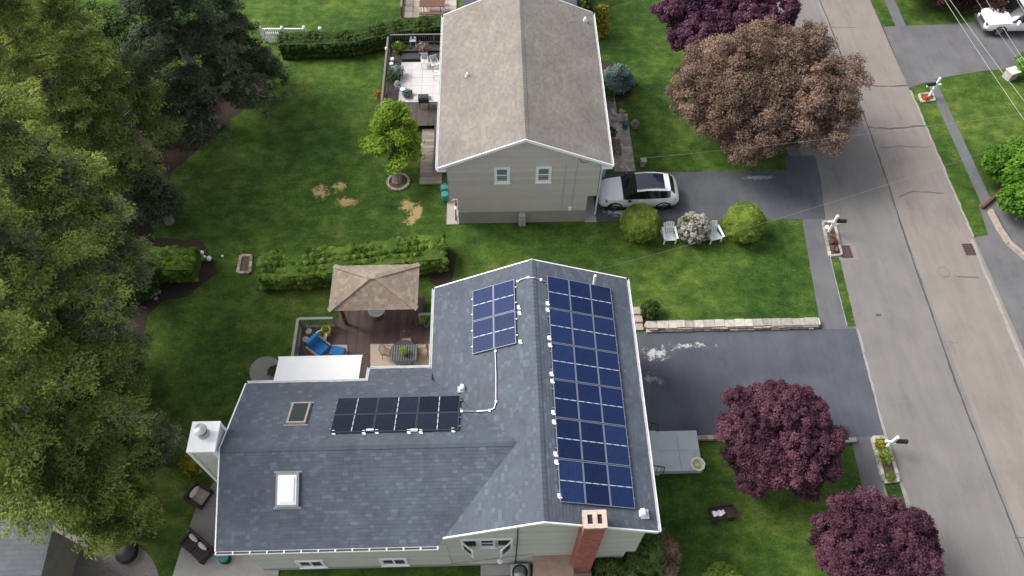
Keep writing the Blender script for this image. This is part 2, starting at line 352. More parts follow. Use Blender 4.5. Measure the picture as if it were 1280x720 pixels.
# ------------------------------------------------------------------ foliage
def leafmesh(name, clumps, n, size, mat, parent=None, world=True, flat=.35, el=1.0, shell=.28, up=.35, label=None, kind=None, seed=None, wexp=2, scat=.0):
    """clumps: rows cx,cy,cz,rx,ry,rz (+optional tone). n leaf faces spread through their shells"""
    g = np.random.default_rng(seed if seed is not None else int(rng.integers(1e9)))
    C = np.array([list(c)+([] if len(c) > 6 else [g.random()]) for c in clumps], float)
    A = (C[:, 3]*C[:, 4]*C[:, 5])**(wexp/3); idx = g.choice(len(C), n, p=A/A.sum())
    c = C[idx]; d = g.normal(size=(n, 3)); d /= np.linalg.norm(d, axis=1)[:, None]
    d[:, 2] = np.where((d[:, 2] < -.2) & (g.random(n) < .6), -d[:, 2], d[:, 2])
    rad = 1-shell*g.random(n)**1.2+.10*g.random(n)
    p = c[:, :3]+d*c[:, 3:6]*rad[:, None]+g.normal(size=(n, 3))*c[:, 3:4]*scat
    nr = d*(1-flat)+g.normal(size=(n, 3))*.42; nr[:, 2] += up; nr /= np.linalg.norm(nr, axis=1)[:, None]
    t = np.cross(nr, g.normal(size=(n, 3))); t /= np.linalg.norm(t, axis=1)[:, None]; b = np.cross(nr, t)
    s = size*(.6+.8*g.random(n))[:, None]
    v = np.empty((n, 4, 3)); v[:, 0] = p-t*s*el; v[:, 1] = p-b*s*.55; v[:, 2] = p+t*s*el; v[:, 3] = p+b*s*.55
    v[:, 1] += nr*s*.15; v[:, 3] += nr*s*.15
    if world and parent is not None: v -= np.array(worldloc(parent))
    a = np.clip(c[:, 6]*.72+g.random(n)*.32, 0, 1)
    me = bpy.data.meshes.new(name)
    me.vertices.add(4*n); me.vertices.foreach_set("co", v.reshape(-1))
    me.loops.add(4*n); me.loops.foreach_set("vertex_index", np.arange(4*n, dtype=np.int32))
    me.polygons.add(n); me.polygons.foreach_set("loop_start", np.arange(n, dtype=np.int32)*4)
    me.update(calc_edges=True); me.materials.append(mat)
    at_ = me.attributes.new("v", 'FLOAT', 'FACE'); at_.data.foreach_set("value", a.astype(np.float32))
    o = bpy.data.objects.new(name, me); link(o, parent)
    if label: o["label"] = label
    if kind: o["kind"] = kind
    return o
def dome(c, r, n, cr, seed, low=-.35, jit=.12):
    """n clump centres spread over an ellipsoid's surface"""
    g = random.Random(seed); out = []
    for i in range(n):
        z = 1-(1-low)*(i+.5)/n; q = math.sqrt(max(0, 1-z*z)); t = i*2.39996+g.uniform(-.3, .3)
        k = 1+g.uniform(-jit, jit); s = cr*g.uniform(.7, 1.35)
        out.append((c[0]+r[0]*q*math.cos(t)*k, c[1]+r[1]*q*math.sin(t)*k, c[2]+r[2]*z*k, s, s, s*.8))
    return out
def round_tree(name, label, cat, base, c, r, nclump, cr, n, size, mat, seed, bark='bark', group=None, low=-.35, limbs=7, jit=.12, tr=.16, fl=.3):
    t = thing(name, label, cat, (base[0], base[1], 0), group=group); g = random.Random(seed)
    tb = MB(); cz = c[2]-r[2]*.35
    tb.tube([(base[0], base[1], -.05), (base[0]+.03, base[1], cz*.45), (c[0], c[1], cz)], [tr*1.3, tr, tr*.7], 9)
    for i in range(limbs):
        a = i*2*math.pi/limbs+g.uniform(-.3, .3); q = g.uniform(.6, .85)
        e = (c[0]+r[0]*q*math.cos(a), c[1]+r[1]*q*math.sin(a), c[2]+r[2]*g.uniform(0, .5))
        md = (c[0]+r[0]*q*.45*math.cos(a+.1), c[1]+r[1]*q*.45*math.sin(a+.1), cz+(e[2]-cz)*.35)
        tb.tube([(c[0], c[1], cz-.1), md, e], [tr*.6, tr*.4, tr*.12], 6)
        for k in range(3):
            b2 = a+g.uniform(-.7, .7); e2 = (md[0]+r[0]*.4*math.cos(b2), md[1]+r[1]*.4*math.sin(b2), e[2]+g.uniform(.1, .4)*r[2])
            tb.tube([md, e2], [tr*.25, tr*.07], 5)
    tb.build('trunk', M[bark], t, smooth=True)
    cl = []
    for k_, (lx, ly, lz, ls, _a, _b) in enumerate(dome(c, r, max(16, nclump//7), cr*1.75, seed, low, jit)):
        tn = g.random(); ax = Vector((lx-c[0], ly-c[1], (lz-c[2])*1.2)).normalized()
        for q_ in dome((lx, ly, lz), (ls*.72, ls*.72, ls*.6), 15, cr*.52, seed+k_, -.9, .2):
            if Vector((q_[0]-lx, q_[1]-ly, q_[2]-lz)).normalized().dot(ax) > -.35: cl.append(q_+(min(1, max(0, tn*.6+g.random()*.4)),))
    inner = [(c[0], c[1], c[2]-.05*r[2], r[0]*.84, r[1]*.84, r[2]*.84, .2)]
    k = int(n*.22)
    leafmesh('crown', cl, n, size, M[mat], t, seed=seed, flat=fl, shell=.5, scat=.22)
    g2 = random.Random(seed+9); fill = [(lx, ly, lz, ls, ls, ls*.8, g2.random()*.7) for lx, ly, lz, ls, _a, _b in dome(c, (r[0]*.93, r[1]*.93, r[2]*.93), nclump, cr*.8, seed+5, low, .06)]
    leafmesh('filler_leaves', fill, int(n*.55), size, M[mat], t, seed=seed+3, flat=.4, shell=.6, scat=.2)
    leafmesh('inner_leaves', inner, k, size*1.6, M[mat], t, seed=seed+1, shell=.35)
    return t
def layer_tree(name, label, cat, base, h, rad, nbr, n, size, mat, seed, bark='bark', group=None, z0=.25, droop=.25, el=1.3, flatz=.38, cs=.75, power=.8, lean=(0, 0)):
    """trunk, whorled limbs, drooping flattened sprays along them"""
    t = thing(name, label, cat, (base[0], base[1], 0), group=group); g = random.Random(seed)
    bx, by = base; tb = MB(); cl = []
    tx = lambda z: bx+lean[0]*z/h; ty = lambda z: by+lean[1]*z/h
    tb.tube([(tx(z), ty(z), z) for z in (0, h*.3, h*.6, h*.97)], [.3, .24, .16, .04], 9)
    for i in range(nbr):
        u = (i+.5)/nbr; z = h*(z0+(1-z0)*u); Rr = rad*((1-u)**power*.92+.10)*g.uniform(.7, 1.12); a = i*2.39996+g.uniform(-.4, .4)
        if u < .12: Rr *= .8
        p0 = Vector((tx(z), ty(z), z)); tone = g.random(); dirv = Vector((math.cos(a), math.sin(a), 0)); side = Vector((-dirv.y, dirv.x, 0))
        def pt(s): return p0+dirv*Rr*s+side*math.sin(s*2.2+i)*Rr*.10+Vector((0, 0, Rr*(.22*s-(droop+.22)*s*s)))
        tb.tube([pt(0), pt(.35), pt(.7), pt(1.0)], [.075, .05, .032, .012], 5)
        m_ = max(2, int(Rr/.62))
        for k in range(m_):
            s = .3+.75*(k+.5)/m_; wd = cs*(.92-.5*abs(s-.6))
            for sd in (-1, 0, 1):
                q = pt(s)+side*sd*Rr*.24*s*g.uniform(.6, 1.2)+Vector((g.uniform(-.15, .15), g.uniform(-.15, .15), g.uniform(-.15, .15)-abs(sd)*.08))
                if sd: tb.tube([pt(s-.12), q], [.02, .008], 4)
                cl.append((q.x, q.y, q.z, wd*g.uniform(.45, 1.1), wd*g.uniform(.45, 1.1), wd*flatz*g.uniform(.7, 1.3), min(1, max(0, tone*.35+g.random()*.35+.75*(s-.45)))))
    for i in range(int(h*1.6)):
        u = .5+.5*(i+.5)/int(h*1.6); z = h*u; w_ = cs*(1.25-.75*u)
        cl.append((tx(z)+g.uniform(-.3, .3)*w_, ty(z)+g.uniform(-.3, .3)*w_, z+.1, w_*g.uniform(.7, 1.1), w_*g.uniform(.7, 1.1), w_*.6, g.uniform(.2, .9)))
    tb.build('trunk', M[bark], t, smooth=True)
    leafmesh('crown', cl, n, size, M[mat], t, seed=seed, el=el, shell=.6, flat=.45, up=.75, scat=.14)
    return t
def hedge(name, label, pts, hw, h, n, mat, seed, group=None, size=.075):
    """pts: centre line; clipped hedge with uneven top"""
    g = random.Random(seed); t = thing(name, label, 'hedge', (pts[0][0], pts[0][1], 0), group=group); cl = []; core = MB()
    for (x0, y0, *a_), (x1, y1, *b_) in zip(pts, pts[1:]):
        L = math.hypot(x1-x0, y1-y0); k = max(2, int(L/.15))
        dx, dy = (x1-x0)/L, (y1-y0)/L
        core.bar((x0, y0, h*.45), (x1, y1, h*.45), hw*1.7, h*.86, a=.2)
        for i in range(k+1):
            s = i/k; cx, cy = x0+(x1-x0)*s, y0+(y1-y0)*s; w2 = hw*(1+.08*math.sin(i*.7+seed)); hh = h*(1+.05*math.sin(i*.45+seed*2))
            for o_ in (-1, -.5, 0, .5, 1):
                e_ = w2*.82*o_
                for zz in ((hh-.22-abs(o_)*.1,) if abs(o_) < 1 else (hh-.35, hh*.55, .3)):
                    s_ = g.uniform(.13, .19); cl.append((cx-dy*e_+g.uniform(-.06, .06), cy+dx*e_+g.uniform(-.06, .06), zz+g.uniform(-.06, .06), s_, s_, s_))
    core.build('dense_core', M[mat], t, kind='stuff')
    leafmesh('foliage', cl, n, size, M[mat], t, seed=seed, flat=.15)
    return t
def ball_bush(name, label, c, r, n, mat, seed, size=.06, group=None, cat='bush', squash=1.0, rough=.03, cr=.22, nc=90):
    t = thing(name, label, cat, (c[0], c[1], 0), group=group)
    k = MB()
    for i in range(7):
        a = i*.9; k.tube([(c[0], c[1], 0), (c[0]+.3*r*math.cos(a), c[1]+.3*r*math.sin(a), r*.7), (c[0]+.7*r*math.cos(a), c[1]+.7*r*math.sin(a), r*1.3*squash)], [.03, .02, .008], 5)
    k.build('stem', M['bark'], t)
    cz = r*squash*.92
    cl = dome((c[0], c[1], cz), (r*.86, r*.86, r*.86*squash), nc, r*cr, seed, -.85, rough)
    if rough < .02: q_ = MB(); q_.blob((c[0], c[1], cz), (r*.93, r*.93, r*.93*squash), seed, .01, 18, a=.2); q_.build('dense_core', M[mat], t, smooth=True)
    leafmesh('foliage', cl+[(c[0], c[1], cz, r*.8, r*.8, r*.8*squash, .3)], n, size, M[mat], t, seed=seed, flat=.2)
    return t

# ------------------------------------------------------------------ lapped coverings (shingles, siding)
def clip(poly, a, b, c):
    out = []
    for i in range(len(poly)):
        p, q = poly[i], poly[(i+1) % len(poly)]; dp = a*p[0]+b*p[1]+c; dq = a*q[0]+b*q[1]+c
        if dp >= 0: out.append(p)
        if dp*dq < 0: t = dp/(dp-dq); out.append((p[0]+(q[0]-p[0])*t, p[1]+(q[1]-p[1])*t))
    return out
def lap(mb, O, Uv, Vv, poly, rh, cw=None, lift=.014, base=.003, seed=0, tone=None):
    """rows of height rh up V (tabs of width cw along U) over a convex 2-D polygon, lower edges proud"""
    g = random.Random(seed); O, Uv, Vv = Vector(O), Vector(Uv).normalized(), Vector(Vv).normalized(); N = Uv.cross(Vv)
    ar = sum(poly[i][0]*poly[(i+1) % len(poly)][1]-poly[(i+1) % len(poly)][0]*poly[i][1] for i in range(len(poly)))
    if ar < 0: poly = poly[::-1]
    v0 = min(p[1] for p in poly); v1 = max(p[1] for p in poly); r_ = v0; row = 0
    while r_ < v1-1e-3:
        rt = min(r_+rh, v1); band = clip(clip(poly, 0, 1, -r_), 0, -1, rt)
        if len(band) >= 3:
            u0 = min(p[0] for p in band); u1 = max(p[0] for p in band)
            us = [u0, u1]
            if cw:
                us = [u0]; x = u0-g.uniform(0, cw)
                while x < u1:
                    x += cw*g.uniform(.55, 1.45)
                    if u0+.01 < x < u1-.01: us.append(x)
                us.append(u1)
            tn = g.random()
            for a_, b_ in zip(us, us[1:]):
                c = clip(clip(band, 1, 0, -a_), -1, 0, b_)
                if len(c) < 3: continue
                lf = lift*(g.uniform(.6, 1.3) if cw else 1)
                top = [O+Uv*p[0]+Vv*p[1]+N*(base+lf*(1-(p[1]-r_)/rh*.75)) for p in c]
                bot = [O+Uv*p[0]+Vv*p[1]-N*.002 for p in c]
                n_ = len(c); fs = [tuple(range(n_))]
                for i in range(n_):
                    j = (i+1) % n_
                    if abs(c[i][1]-r_) < 1e-4 and abs(c[j][1]-r_) < 1e-4 or cw: fs.append((i, n_+i, n_+j, j))
                mb.add(top+bot, fs, (tone(g) if tone else (g.random() if cw else tn)))
        r_ += rh; row += 1
def shingle_tone(g):
    r_ = g.random(); return g.uniform(.75, 1) if r_ < .16 else g.uniform(.1, .62)
def roof_plane(name, P3, mslab, mshin, parent, uphill, rh=.14, cw=.20, th=.14, seed=1, tone=shingle_tone):
    """P3: convex coplanar outline (3-D) ; uphill: horizontal uphill direction"""
    P3 = [Vector(p) for p in P3]
    n = Vector(); 
    for i in range(1, len(P3)-1): n += (P3[i]-P3[0]).cross(P3[i+1]-P3[0])
    n.normalize()
    if n.z < 0: n = -n
    h = Vector((uphill[0], uphill[1], 0)); V = (h-n*h.dot(n)).normalized(); Uv = V.cross(n).normalized()
    O = P3[0]; poly = [((p-O).dot(Uv), (p-O).dot(V)) for p in P3]
    s = MB(); s.prism([p-n*.003 for p in P3], -n*th); ro = s.build(name, mslab, parent)
    m = MB(); lap(m, O, Uv, V, poly, rh, cw, .012, .004, seed, tone)
    m.build('shingles', mshin, ro, kind='stuff')
    return ro
def ridge_caps(p, q, mat, parent, w=.3, slope=.38, seed=3):
    p, q = Vector(p), Vector(q); d = (q-p); L = d.length; d.normalize(); x = d.cross(Vector((0, 0, 1))).normalized(); m = MB(); g = random.Random(seed)
    k = int(L/.2)
    for i in range(k):
        a = p+d*L*i/k; b = p+d*(L*(i+1)/k+.02); lf = Vector((0, 0, .034)); lo = Vector((0, 0, .022)); dn = Vector((0, 0, -slope*w/2))
        v = [a-x*w/2+dn+lf, a+lf, a+x*w/2+dn+lf, b-x*w/2+dn+lo, b+lo, b+x*w/2+dn+lo, a-x*w/2+dn, a+x*w/2+dn]
        m.add(v, [(0, 1, 4, 3), (1, 2, 5, 4), (0, 6, 7, 2, 1)], g.uniform(.2, .6))
    return m.build('ridge_cap', mat, parent, kind='stuff')
def window(parent, O, Uv, w_, h_, N, panes=2, vertical=False, frame=.09, name='window', mat='white', gm='glass', sill=True):
    """O lower-left corner on the wall plane, Uv along the wall, N outward"""
    O, Uv, N = Vector(O), Vector(Uv).normalized(), Vector(N).normalized(); Z = Vector((0, 0, 1))
    def bx(m, u0, u1, z0, z1, d0, d1):
        m.prism([O+Uv*u0+Z*z0+N*d0, O+Uv*u1+Z*z0+N*d0, O+Uv*u1+Z*z1+N*d0, O+Uv*u0+Z*z1+N*d0], N*(d1-d0))
    m = MB(); f = frame
    bx(m, -f, 0, -f, h_+f, -.03, .06); bx(m, w_, w_+f, -f, h_+f, -.03, .06); bx(m, 0, w_, h_, h_+f, -.03, .06); bx(m, 0, w_, -f, 0, -.03, .06)
    wd = m.build(name, M[mat], parent)
    if sill: s = MB(); bx(s, -f-.03, w_+f+.03, -f-.05, -f-.002, -.02, .09); s.build('sill', M[mat], wd)
    k = panes
    for i in range(k):
        if vertical: u0, u1, z0, z1 = 0, w_, h_*i/k, h_*(i+1)/k
        else: u0, u1, z0, z1 = w_*i/k, w_*(i+1)/k, 0, h_
        e = .045; d = .015*(i % 2)
        s = MB(); bx(s, u0, u0+e, z0, z1, -.02, .028+d); bx(s, u1-e, u1, z0, z1, -.02, .028+d); bx(s, u0+e, u1-e, z0, z0+e, -.02, .028+d); bx(s, u0+e, u1-e, z1-e, z1, -.02, .028+d)
        s.build('sash', M[mat], wd)
        p = MB(); bx(p, u0+e, u1-e, z0+e, z1-e, -.015, .012+d); p.build('pane', M[gm], wd)
    return wd
def sheet(name, pts, z, mat, parent=None, kind='structure', th=0):
    m = MB()
    if th: m.prism([(p[0], p[1], z-th) for p in pts], (0, 0, th))
    else:
        P = [(p[0], p[1], z) for p in pts]; a = sum(P[i][0]*P[(i+1) % len(P)][1]-P[(i+1) % len(P)][0]*P[i][1] for i in range(len(P)))
        m.add(P if a > 0 else P[::-1], [tuple(range(len(P)))])
    o = m.build(name, mat, parent)
    if not parent: o["kind"] = kind
    return o
def ragged(pts, amp, step=.25, seed=1):
    g = random.Random(seed); out = []
    for i in range(len(pts)):
        a, b = Vector(pts[i][:2]), Vector(pts[(i+1) % len(pts)][:2]); k = max(1, int((b-a).length/step))
        for j in range(k): p = a.lerp(b, j/k); out.append((p.x+g.uniform(-amp, amp), p.y+g.uniform(-amp, amp)))
    return out

# ================================================================== GROUND, ROAD
g_ = MB(); nx = 40
for i in range(nx):
    for j in range(nx):
        x0, x1 = -160+i*8, -160+(i+1)*8; y0, y1 = -120+j*8, -120+(j+1)*8
        g_.add([(x0, y0, 0), (x1, y0, 0), (x1, y1, 0), (x0, y1, 0)], [(0, 1, 2, 3)])
g_.build('ground', M['grass'])["kind"] = 'structure'
def line(xs, y0, y1, z, mat, name, amp=.03): pass
RY0, RY1 = -60, 120
def xl(y): return 18.62+.0*y
sheet('road', [(18.62, RY0), (23.22, RY0), (23.22, RY1), (18.62, RY1)], .008, M['road_l'])
sheet('road_far_lane', [(23.22, RY0), (27.0, RY0), (27.2, RY1), (23.22, RY1)], .008, M['road_r'])["kind"] = 'structure'
def ribbon(name, pts, wd, z, mat, amp=.02, step=.4, seed=1, wj=.35):
    g = random.Random(seed); P = []
    for a, b in zip(pts, pts[1:]):
        a, b = Vector(a[:2]), Vector(b[:2]); k = max(1, int((b-a).length/step))
        P += [a.lerp(b, j/k) for j in range(k)]
    P.append(Vector(pts[-1][:2])); m = MB(); V = []
    for i, p in enumerate(P):
        d = (P[min(i+1, len(P)-1)]-P[max(i-1, 0)]).normalized(); n = Vector((-d.y, d.x)); w2 = wd/2*(1+g.uniform(-wj, wj)); q = p+n*g.uniform(-amp, amp)
        V += [(q.x+n.x*w2, q.y+n.y*w2, z), (q.x-n.x*w2, q.y-n.y*w2, z)]
    m.add(V, [(2*i+1, 2*i+3, 2*i+2, 2*i) for i in range(len(P)-1)])
    o = m.build(name, mat); o["kind"] = 'structure'; return o
ribbon('road_seam', [(23.2, -20), (23.05, 8), (22.9, 16), (23.12, 25), (23.3, 29), (23.45, 34), (23.5, 44), (23.3, 60)], .09, .013, M['seam'], .015)
ribbon('road_crack', [at(1085, 159), at(1112, 161), at(1160, 157)], .09, .0135, M['seam'], .05, seed=2)
ribbon('road_crack', [at(1082, 107), at(1110, 108), at(1134, 107)], .10, .0135, M['seam'], .03, seed=3)
ribbon('road_crack', [at(1100, 184), at(1128, 183), at(1165, 184)], .05, .0135, M['seam'], .05, seed=4)
ribbon('road_crack', [at(1124, 247), at(1142, 240), at(1180, 241)], .05, .0135, M['seam'], .06, seed=5)
ribbon('road_crack', [at(1040, 34), at(1070, 35)], .05, .0135, M['seam'], .03, seed=6)
ribbon('road_crack', [at(1196, 345), at(1224, 347)], .06, .0135, M['seam'], .05, seed=7)
ribbon('road_crack', [at(1268, 673), at(1290, 672)], .05, .0135, M['seam'], .03, seed=8)
ribbon('road_crack', [at(1180, 427), at(1198, 429)], .03, .0135, M['seam'], .03, seed=8)
ribbon('road_crack', [at(1115, 130), at(1127, 150)], .025, .0135, M['seam'], .03, seed=9)
ribbon('road_edge', [(26.98, -10), (26.75, 17), (26.88, 25.3)], .17, .012, M['edge'], .03, seed=9)
ribbon('road_edge', [(27.05, 25.5), (27.15, 37.5)], .12, .012, M['edge'], .03, seed=10)
ribbon('road_edge', [(18.62, 0), (18.6, 10.8), (18.5, 13.5), (18.78, 19.6)], .13, .012, M['edge'], .03, seed=11)
# asphalt sheets left of the road
sheet('sidewalk', [(16.6, -10), (18.64, -10), (18.64, 60), (19.2, 90), (17.3, 90), (17.85, 34), (17.85, 31.9), (17.52, 26.8), (16.88, 20.0), (16.8, 13.6), (16.7, 11.2)], .004, M['walk'])
sheet('driveway', ragged([(4.9, 19.62), (18.7, 19.62), (18.45, 13.6), (4.9, 13.6)], .015), .012, M['drive'])
sheet('neighbour_driveway', ragged([(4.6, 27.1), (18.9, 26.95), (19.4, 30.2), (19.5, 31.9), (17.6, 31.9), (17.5, 30.75), (4.6, 30.75)], .015), .012, M['drive_n'])
# right side
sheet('cross_driveway', [(27.1, 37.7), (29.4, 38.6), (33, 39.3), (50, 40), (50, 45.2), (37.6, 44.9), (32.7, 44.1), (27.2, 43.9)], .012, M['drive_r'])
sheet('sidewalk_far', [(28.35, 24.5), (29.05, 24.5), (29.15, 38.9), (28.5, 38.9)], .005, M['walk'])
sheet('sidewalk_far', [(28.1, 43.5), (28.85, 43.5), (29.3, 70), (28.5, 70)], .005, M['walk'])
sheet('lower_driveway', [(26.98, 25.4), (27.95, 25.6), (28.2, 27.8), (29.0, 28.4), (45, 28), (45, 0), (26.9, 0)], .004, M['drive_r'])
for (yy0, yy1) in ((19.75, 24.2), (3.0, 11.3)):
    sheet('verge', ragged([(18.3, yy0), (18.72, yy0), (19.02 if yy1 > 20 else 18.5, yy1), (18.5 if yy1 > 20 else 17.75, yy1)], .02), .016, M['grass'])
ribbon('verge_edge', [(18.26, 19.8), (18.48, 24.2)], .05, .022, M['edge'], .01, seed=12)
ribbon('verge_edge', [(17.70, 6), (17.70, 11.3)], .05, .022, M['edge'], .01, seed=13)
ribbon('verge_edge', [(18.52, 6), (18.50, 11.3)], .05, .022, M['edge'], .01, seed=14)
# bare patches, mulch, gravel
sheet('mulch_bed', ragged([at(*p) for p in [(268, 328), (270, 342), (258, 352), (238, 368), (205, 376), (184, 396), (176, 430), (170, 470), (160, 530), (100, 560), (60, 450), (120, 360), (150, 320), (150, 296), (250, 300)]], .08, .4, 5), .006, M['mulch'])
sheet('mulch_bed', ragged([at(*p) for p in [(225, 110), (200, 160), (160, 270), (60, 280), (20, 100), (60, 40)]], .12, .4, 6), .0065, M['mulch'])
sheet('mulch_bed', ragged([at(*p) for p in [(560, 312), (572, 318), (566, 350), (548, 362), (536, 350)]], .05, .3, 7), .006, M['mulch'])
sheet('mulch_bed', ragged([at(*p) for p in [(190, 100), (330, 60), (335, 110), (290, 150), (262, 175), (215, 215), (190, 290), (150, 300)]], .12, .4, 16), .0075, M['mulch'])
sheet('gravel_patio', [at(148+51*math.cos(a*math.pi/16), 728+52*math.sin(a*math.pi/16)) for a in range(32)], .02, M['gravel'])
sheet('gravel_yard', [at(30, 640), at(110, 660), at(110, 760), at(-40, 760)], .012, M['gravel'])
# paver path beside the neighbouring house: individual pavers in the front row, real joints
pm = MB(); g = random.Random(4)
for r_ in range(26):
    y = 30.85+r_*.26; xo = (r_ % 2)*.13
    xa, xb = 6.95, (8.25 if r_ < 19 else 7.6)
    x = xa+xo-.26
    while x < xb:
        a, b = max(x, xa), min(x+.25, xb)
        if b-a > .05 and y < 37.2: pm.box(a, y, 0, b, y+.25, .045+g.uniform(0, .012), g.random())
        x += .26
pth = pm.build('paver_path', M['paver']); pth["kind"] = 'structure'

# ================================================================== RETAINING WALL
rw = thing('retaining_wall', 'long low stone retaining wall between the middle lawn and the near driveway', 'wall', (7.4, 19.8, 0))
g = random.Random(11); x = 7.55; ci = MB(); ci.box(7.5, 19.82, 0, 16.72, 20.1, .27); ci.build('core', M['stone_d'], rw)
while x < 16.7:
    L = g.uniform(.42, .75); e = min(x+L, 16.75); dz = g.uniform(-.012, .012)
    m = MB(); m.box(x+.008, 19.72+g.uniform(-.02, .02), 0.27, e-.008, 20.16+g.uniform(-.02, .02), .33+dz, g.random()); m.build('cap_stone', M['stone'], rw, bevel=.015); x += L
for row in range(2):
    x = 7.55+row*.15
    while x < 16.7:
        L = g.uniform(.28, .55); e = min(x+L, 16.72)
        m = MB(); m.box(x+.01, 19.66+g.uniform(-.03, .03)-.04*(1-row), .02+row*.125, e-.01, 19.83, .13+row*.13, g.random()); m.build('stone', M['stone_d'], rw, bevel=.02); x += L
st = thing('garden_steps', 'short flight of tan steps beside the house and a round green bush', 'steps', (6.9, 20.0, 0))
for k in range(3):
    m = MB(); m.box(6.3, 19.75+k*.42, 0, 7.42, 20.2+k*.42, .12+k*.12, .4); m.build('step', M['paver'], st, bevel=.02)

# ================================================================== NEAR HOUSE
RX, RZ, SL = 1.33, 7.6, .378
XE, XW, YS, YN = 5.70, -3.12, 7.72, 19.15
SLW = .48
zr = lambda x: RZ-(SL if x > RX else SLW)*abs(x-RX)
WS, ZW, YRW = .43, 5.7, 10.90          # wing pitch, eave height, ridge line
YWS, YWN = 7.43, 14.37
zw = lambda y: ZW+WS*3.47-WS*abs(y-YRW)
XWW = -10.93
house = thing('house', 'sage grey split level house with blue grey shingle roof carrying solar panels', 'house', (0, 13, 0))
roof_plane('roof', [(RX, YS, RZ), (XE, YS, zr(XE)), (XE, YN, zr(XE)), (RX, YN, RZ)], M['white'], M['shin'], house, (-1, 0), seed=21)
roof_plane('roof', [(XW, 12.9, zr(XW)), (RX, 12.9, RZ), (RX, YN, RZ), (XW, YN, zr(XW))], M['white'], M['shin'], house, (1, 0), seed=22)
roof_plane('roof', [(-2.45, YS, zr(-2.45)), (RX, YS, RZ), (RX, 12.9, RZ), (-2.45, 12.9, zr(-2.45))], M['white'], M['shin'], house, (1, 0), seed=23)
zrw = zw(YRW)
roof_plane('roof', [(XWW, YWS, ZW), (-2.6, YWS, ZW), (.5, YRW, zrw), (XWW, YRW, zrw)], M['white'], M['shin'], house, (0, 1), seed=24)
roof_plane('roof', [(XWW, YWN, ZW), (-3.1, YWN, ZW), (.5, YRW, zrw), (XWW, YRW, zrw)], M['white'], M['shin'], house, (0, -1), seed=25)
roof_plane('roof', [(-5.8, 15.1, zw(15.1)), (-3.1, 15.1, zw(15.1)), (-3.1, YWN, ZW), (-5.8, YWN, ZW)], M['white'], M['shin'], house, (0, -1), seed=26)
ridge_caps((RX, YS, RZ), (RX, YN, RZ), M['shin'], house)
ridge_caps((XWW, YRW, zrw), (.3, YRW, zrw), M['shin'], house)
# walls
YW = 8.03
m = MB(); m.prism([(-2.45, YW+.01, 0), (5.03, YW+.01, 0), (5.03, YW+.01, 1.77), (5.42, YW+.01, 1.77), (5.42, YW+.01, zr(5.42)-.15), (RX, YW+.01, RZ-.15), (-2.45, YW+.01, zr(-2.45)-.15)], (0, 10.8, 0)); wl = m.build('wall', M['siding'], house)
def siding(name_, O, Uv, poly, mat, par, seed=1):
    mm = MB(); lap(mm, O, Uv, (0, 0, 1), poly, .17, None, .022, .002, seed); return mm.build('siding', mat, par, kind='stuff')
siding('s', (0, YW, 0), (1, 0, 0), [(-2.45, .25), (5.03, .25), (5.03, 1.78), (RX, 1.78), (-2.45, 1.78)][:4], M['siding'], wl)
siding('s', (0, YW, 0), (1, 0, 0), [(-2.45, 1.78), (5.42, 1.78), (5.42, zr(5.42)-.15), (RX, RZ-.15), (-2.45, zr(-2.45)-.15)], M['siding'], wl)
siding('s', (5.43, 0, 0), (0, 1, 0), [(YW, 1.78), (18.8, 1.78), (18.8, zr(5.42)-.15), (YW, zr(5.42)-.15)], M['siding'], wl)
m = MB(); m.prism([(-10.7, YW+.01, 0), (-10.7, 13.95, 0), (-10.7, 13.95, zw(13.95)-.15), (-10.7, YRW, zrw-.15), (-10.7, YW+.01, zw(YW)-.15)], (8.25, 0, 0)); w2 = m.build('wall', M['siding'], house)
siding('s', (0, YW, 0), (1, 0, 0), [(-10.7, .3), (-2.46, .3), (-2.46, zw(YW)-.15), (-10.7, zw(YW)-.15)], M['siding'], w2)
siding('s', (-10.71, 0, 0), (0, -1, 0), [(-YW, .3), (-13.95, .3), (-13.95, zw(13.95)-.15), (-YRW, zrw-.15), (-YW, zw(YW)-.15)], M['siding'], w2)
m = MB(); m.box(-5.5, 13.9, 0, -2.4, 14.6, zw(14.6)-.15); m.box(-2.75, 14.7, 0, -2.45, 18.8, zr(-2.7)-.15); m.build('wall', M['siding'], house)
m = MB(); m.box(-10.74, YW-.03, -.1, 5.0, YW+.0, .27); m.build('foundation', M['found'], house)
m = MB(); m.box(5.05, 14.2, .05, 5.06, 18.6, 1.75); m.build('garage_door', M['white'], house)
# trim
tr = MB()
def rake(mb, a, b, w_=.19, th=.05, off=(0, -1, 0)):
    a, b = Vector(a), Vector(b); o = Vector(off)*th; dn = Vector((0, 0, -w_)); mb.prism([a, b, b+dn, a+dn], o)
rake(tr, (RX, YS, RZ+.03), (XE, YS, zr(XE)+.03)); rake(tr, (-2.45, YS, zr(-2.45)+.03), (RX, YS, RZ+.03))
tr.build('rake_board', M['white'], house)
tr = MB(); rake(tr, (XWW, YWS, ZW+.03), (XWW, YRW, zrw+.03), off=(-1, 0, 0)); rake(tr, (XWW, YRW, zrw+.03), (XWW, YWN, ZW+.03), off=(-1, 0, 0)); tr.build('rake_board', M['white'], house)
tr = MB(); rake(tr, (RX, YN, RZ+.02), (XE, YN, zr(XE)+.02), off=(0, 1, 0)); rake(tr, (XW, YN, zr(XW)+.02), (RX, YN, RZ+.02), off=(0, 1, 0)); tr.build('rake_board', M['white'], house)
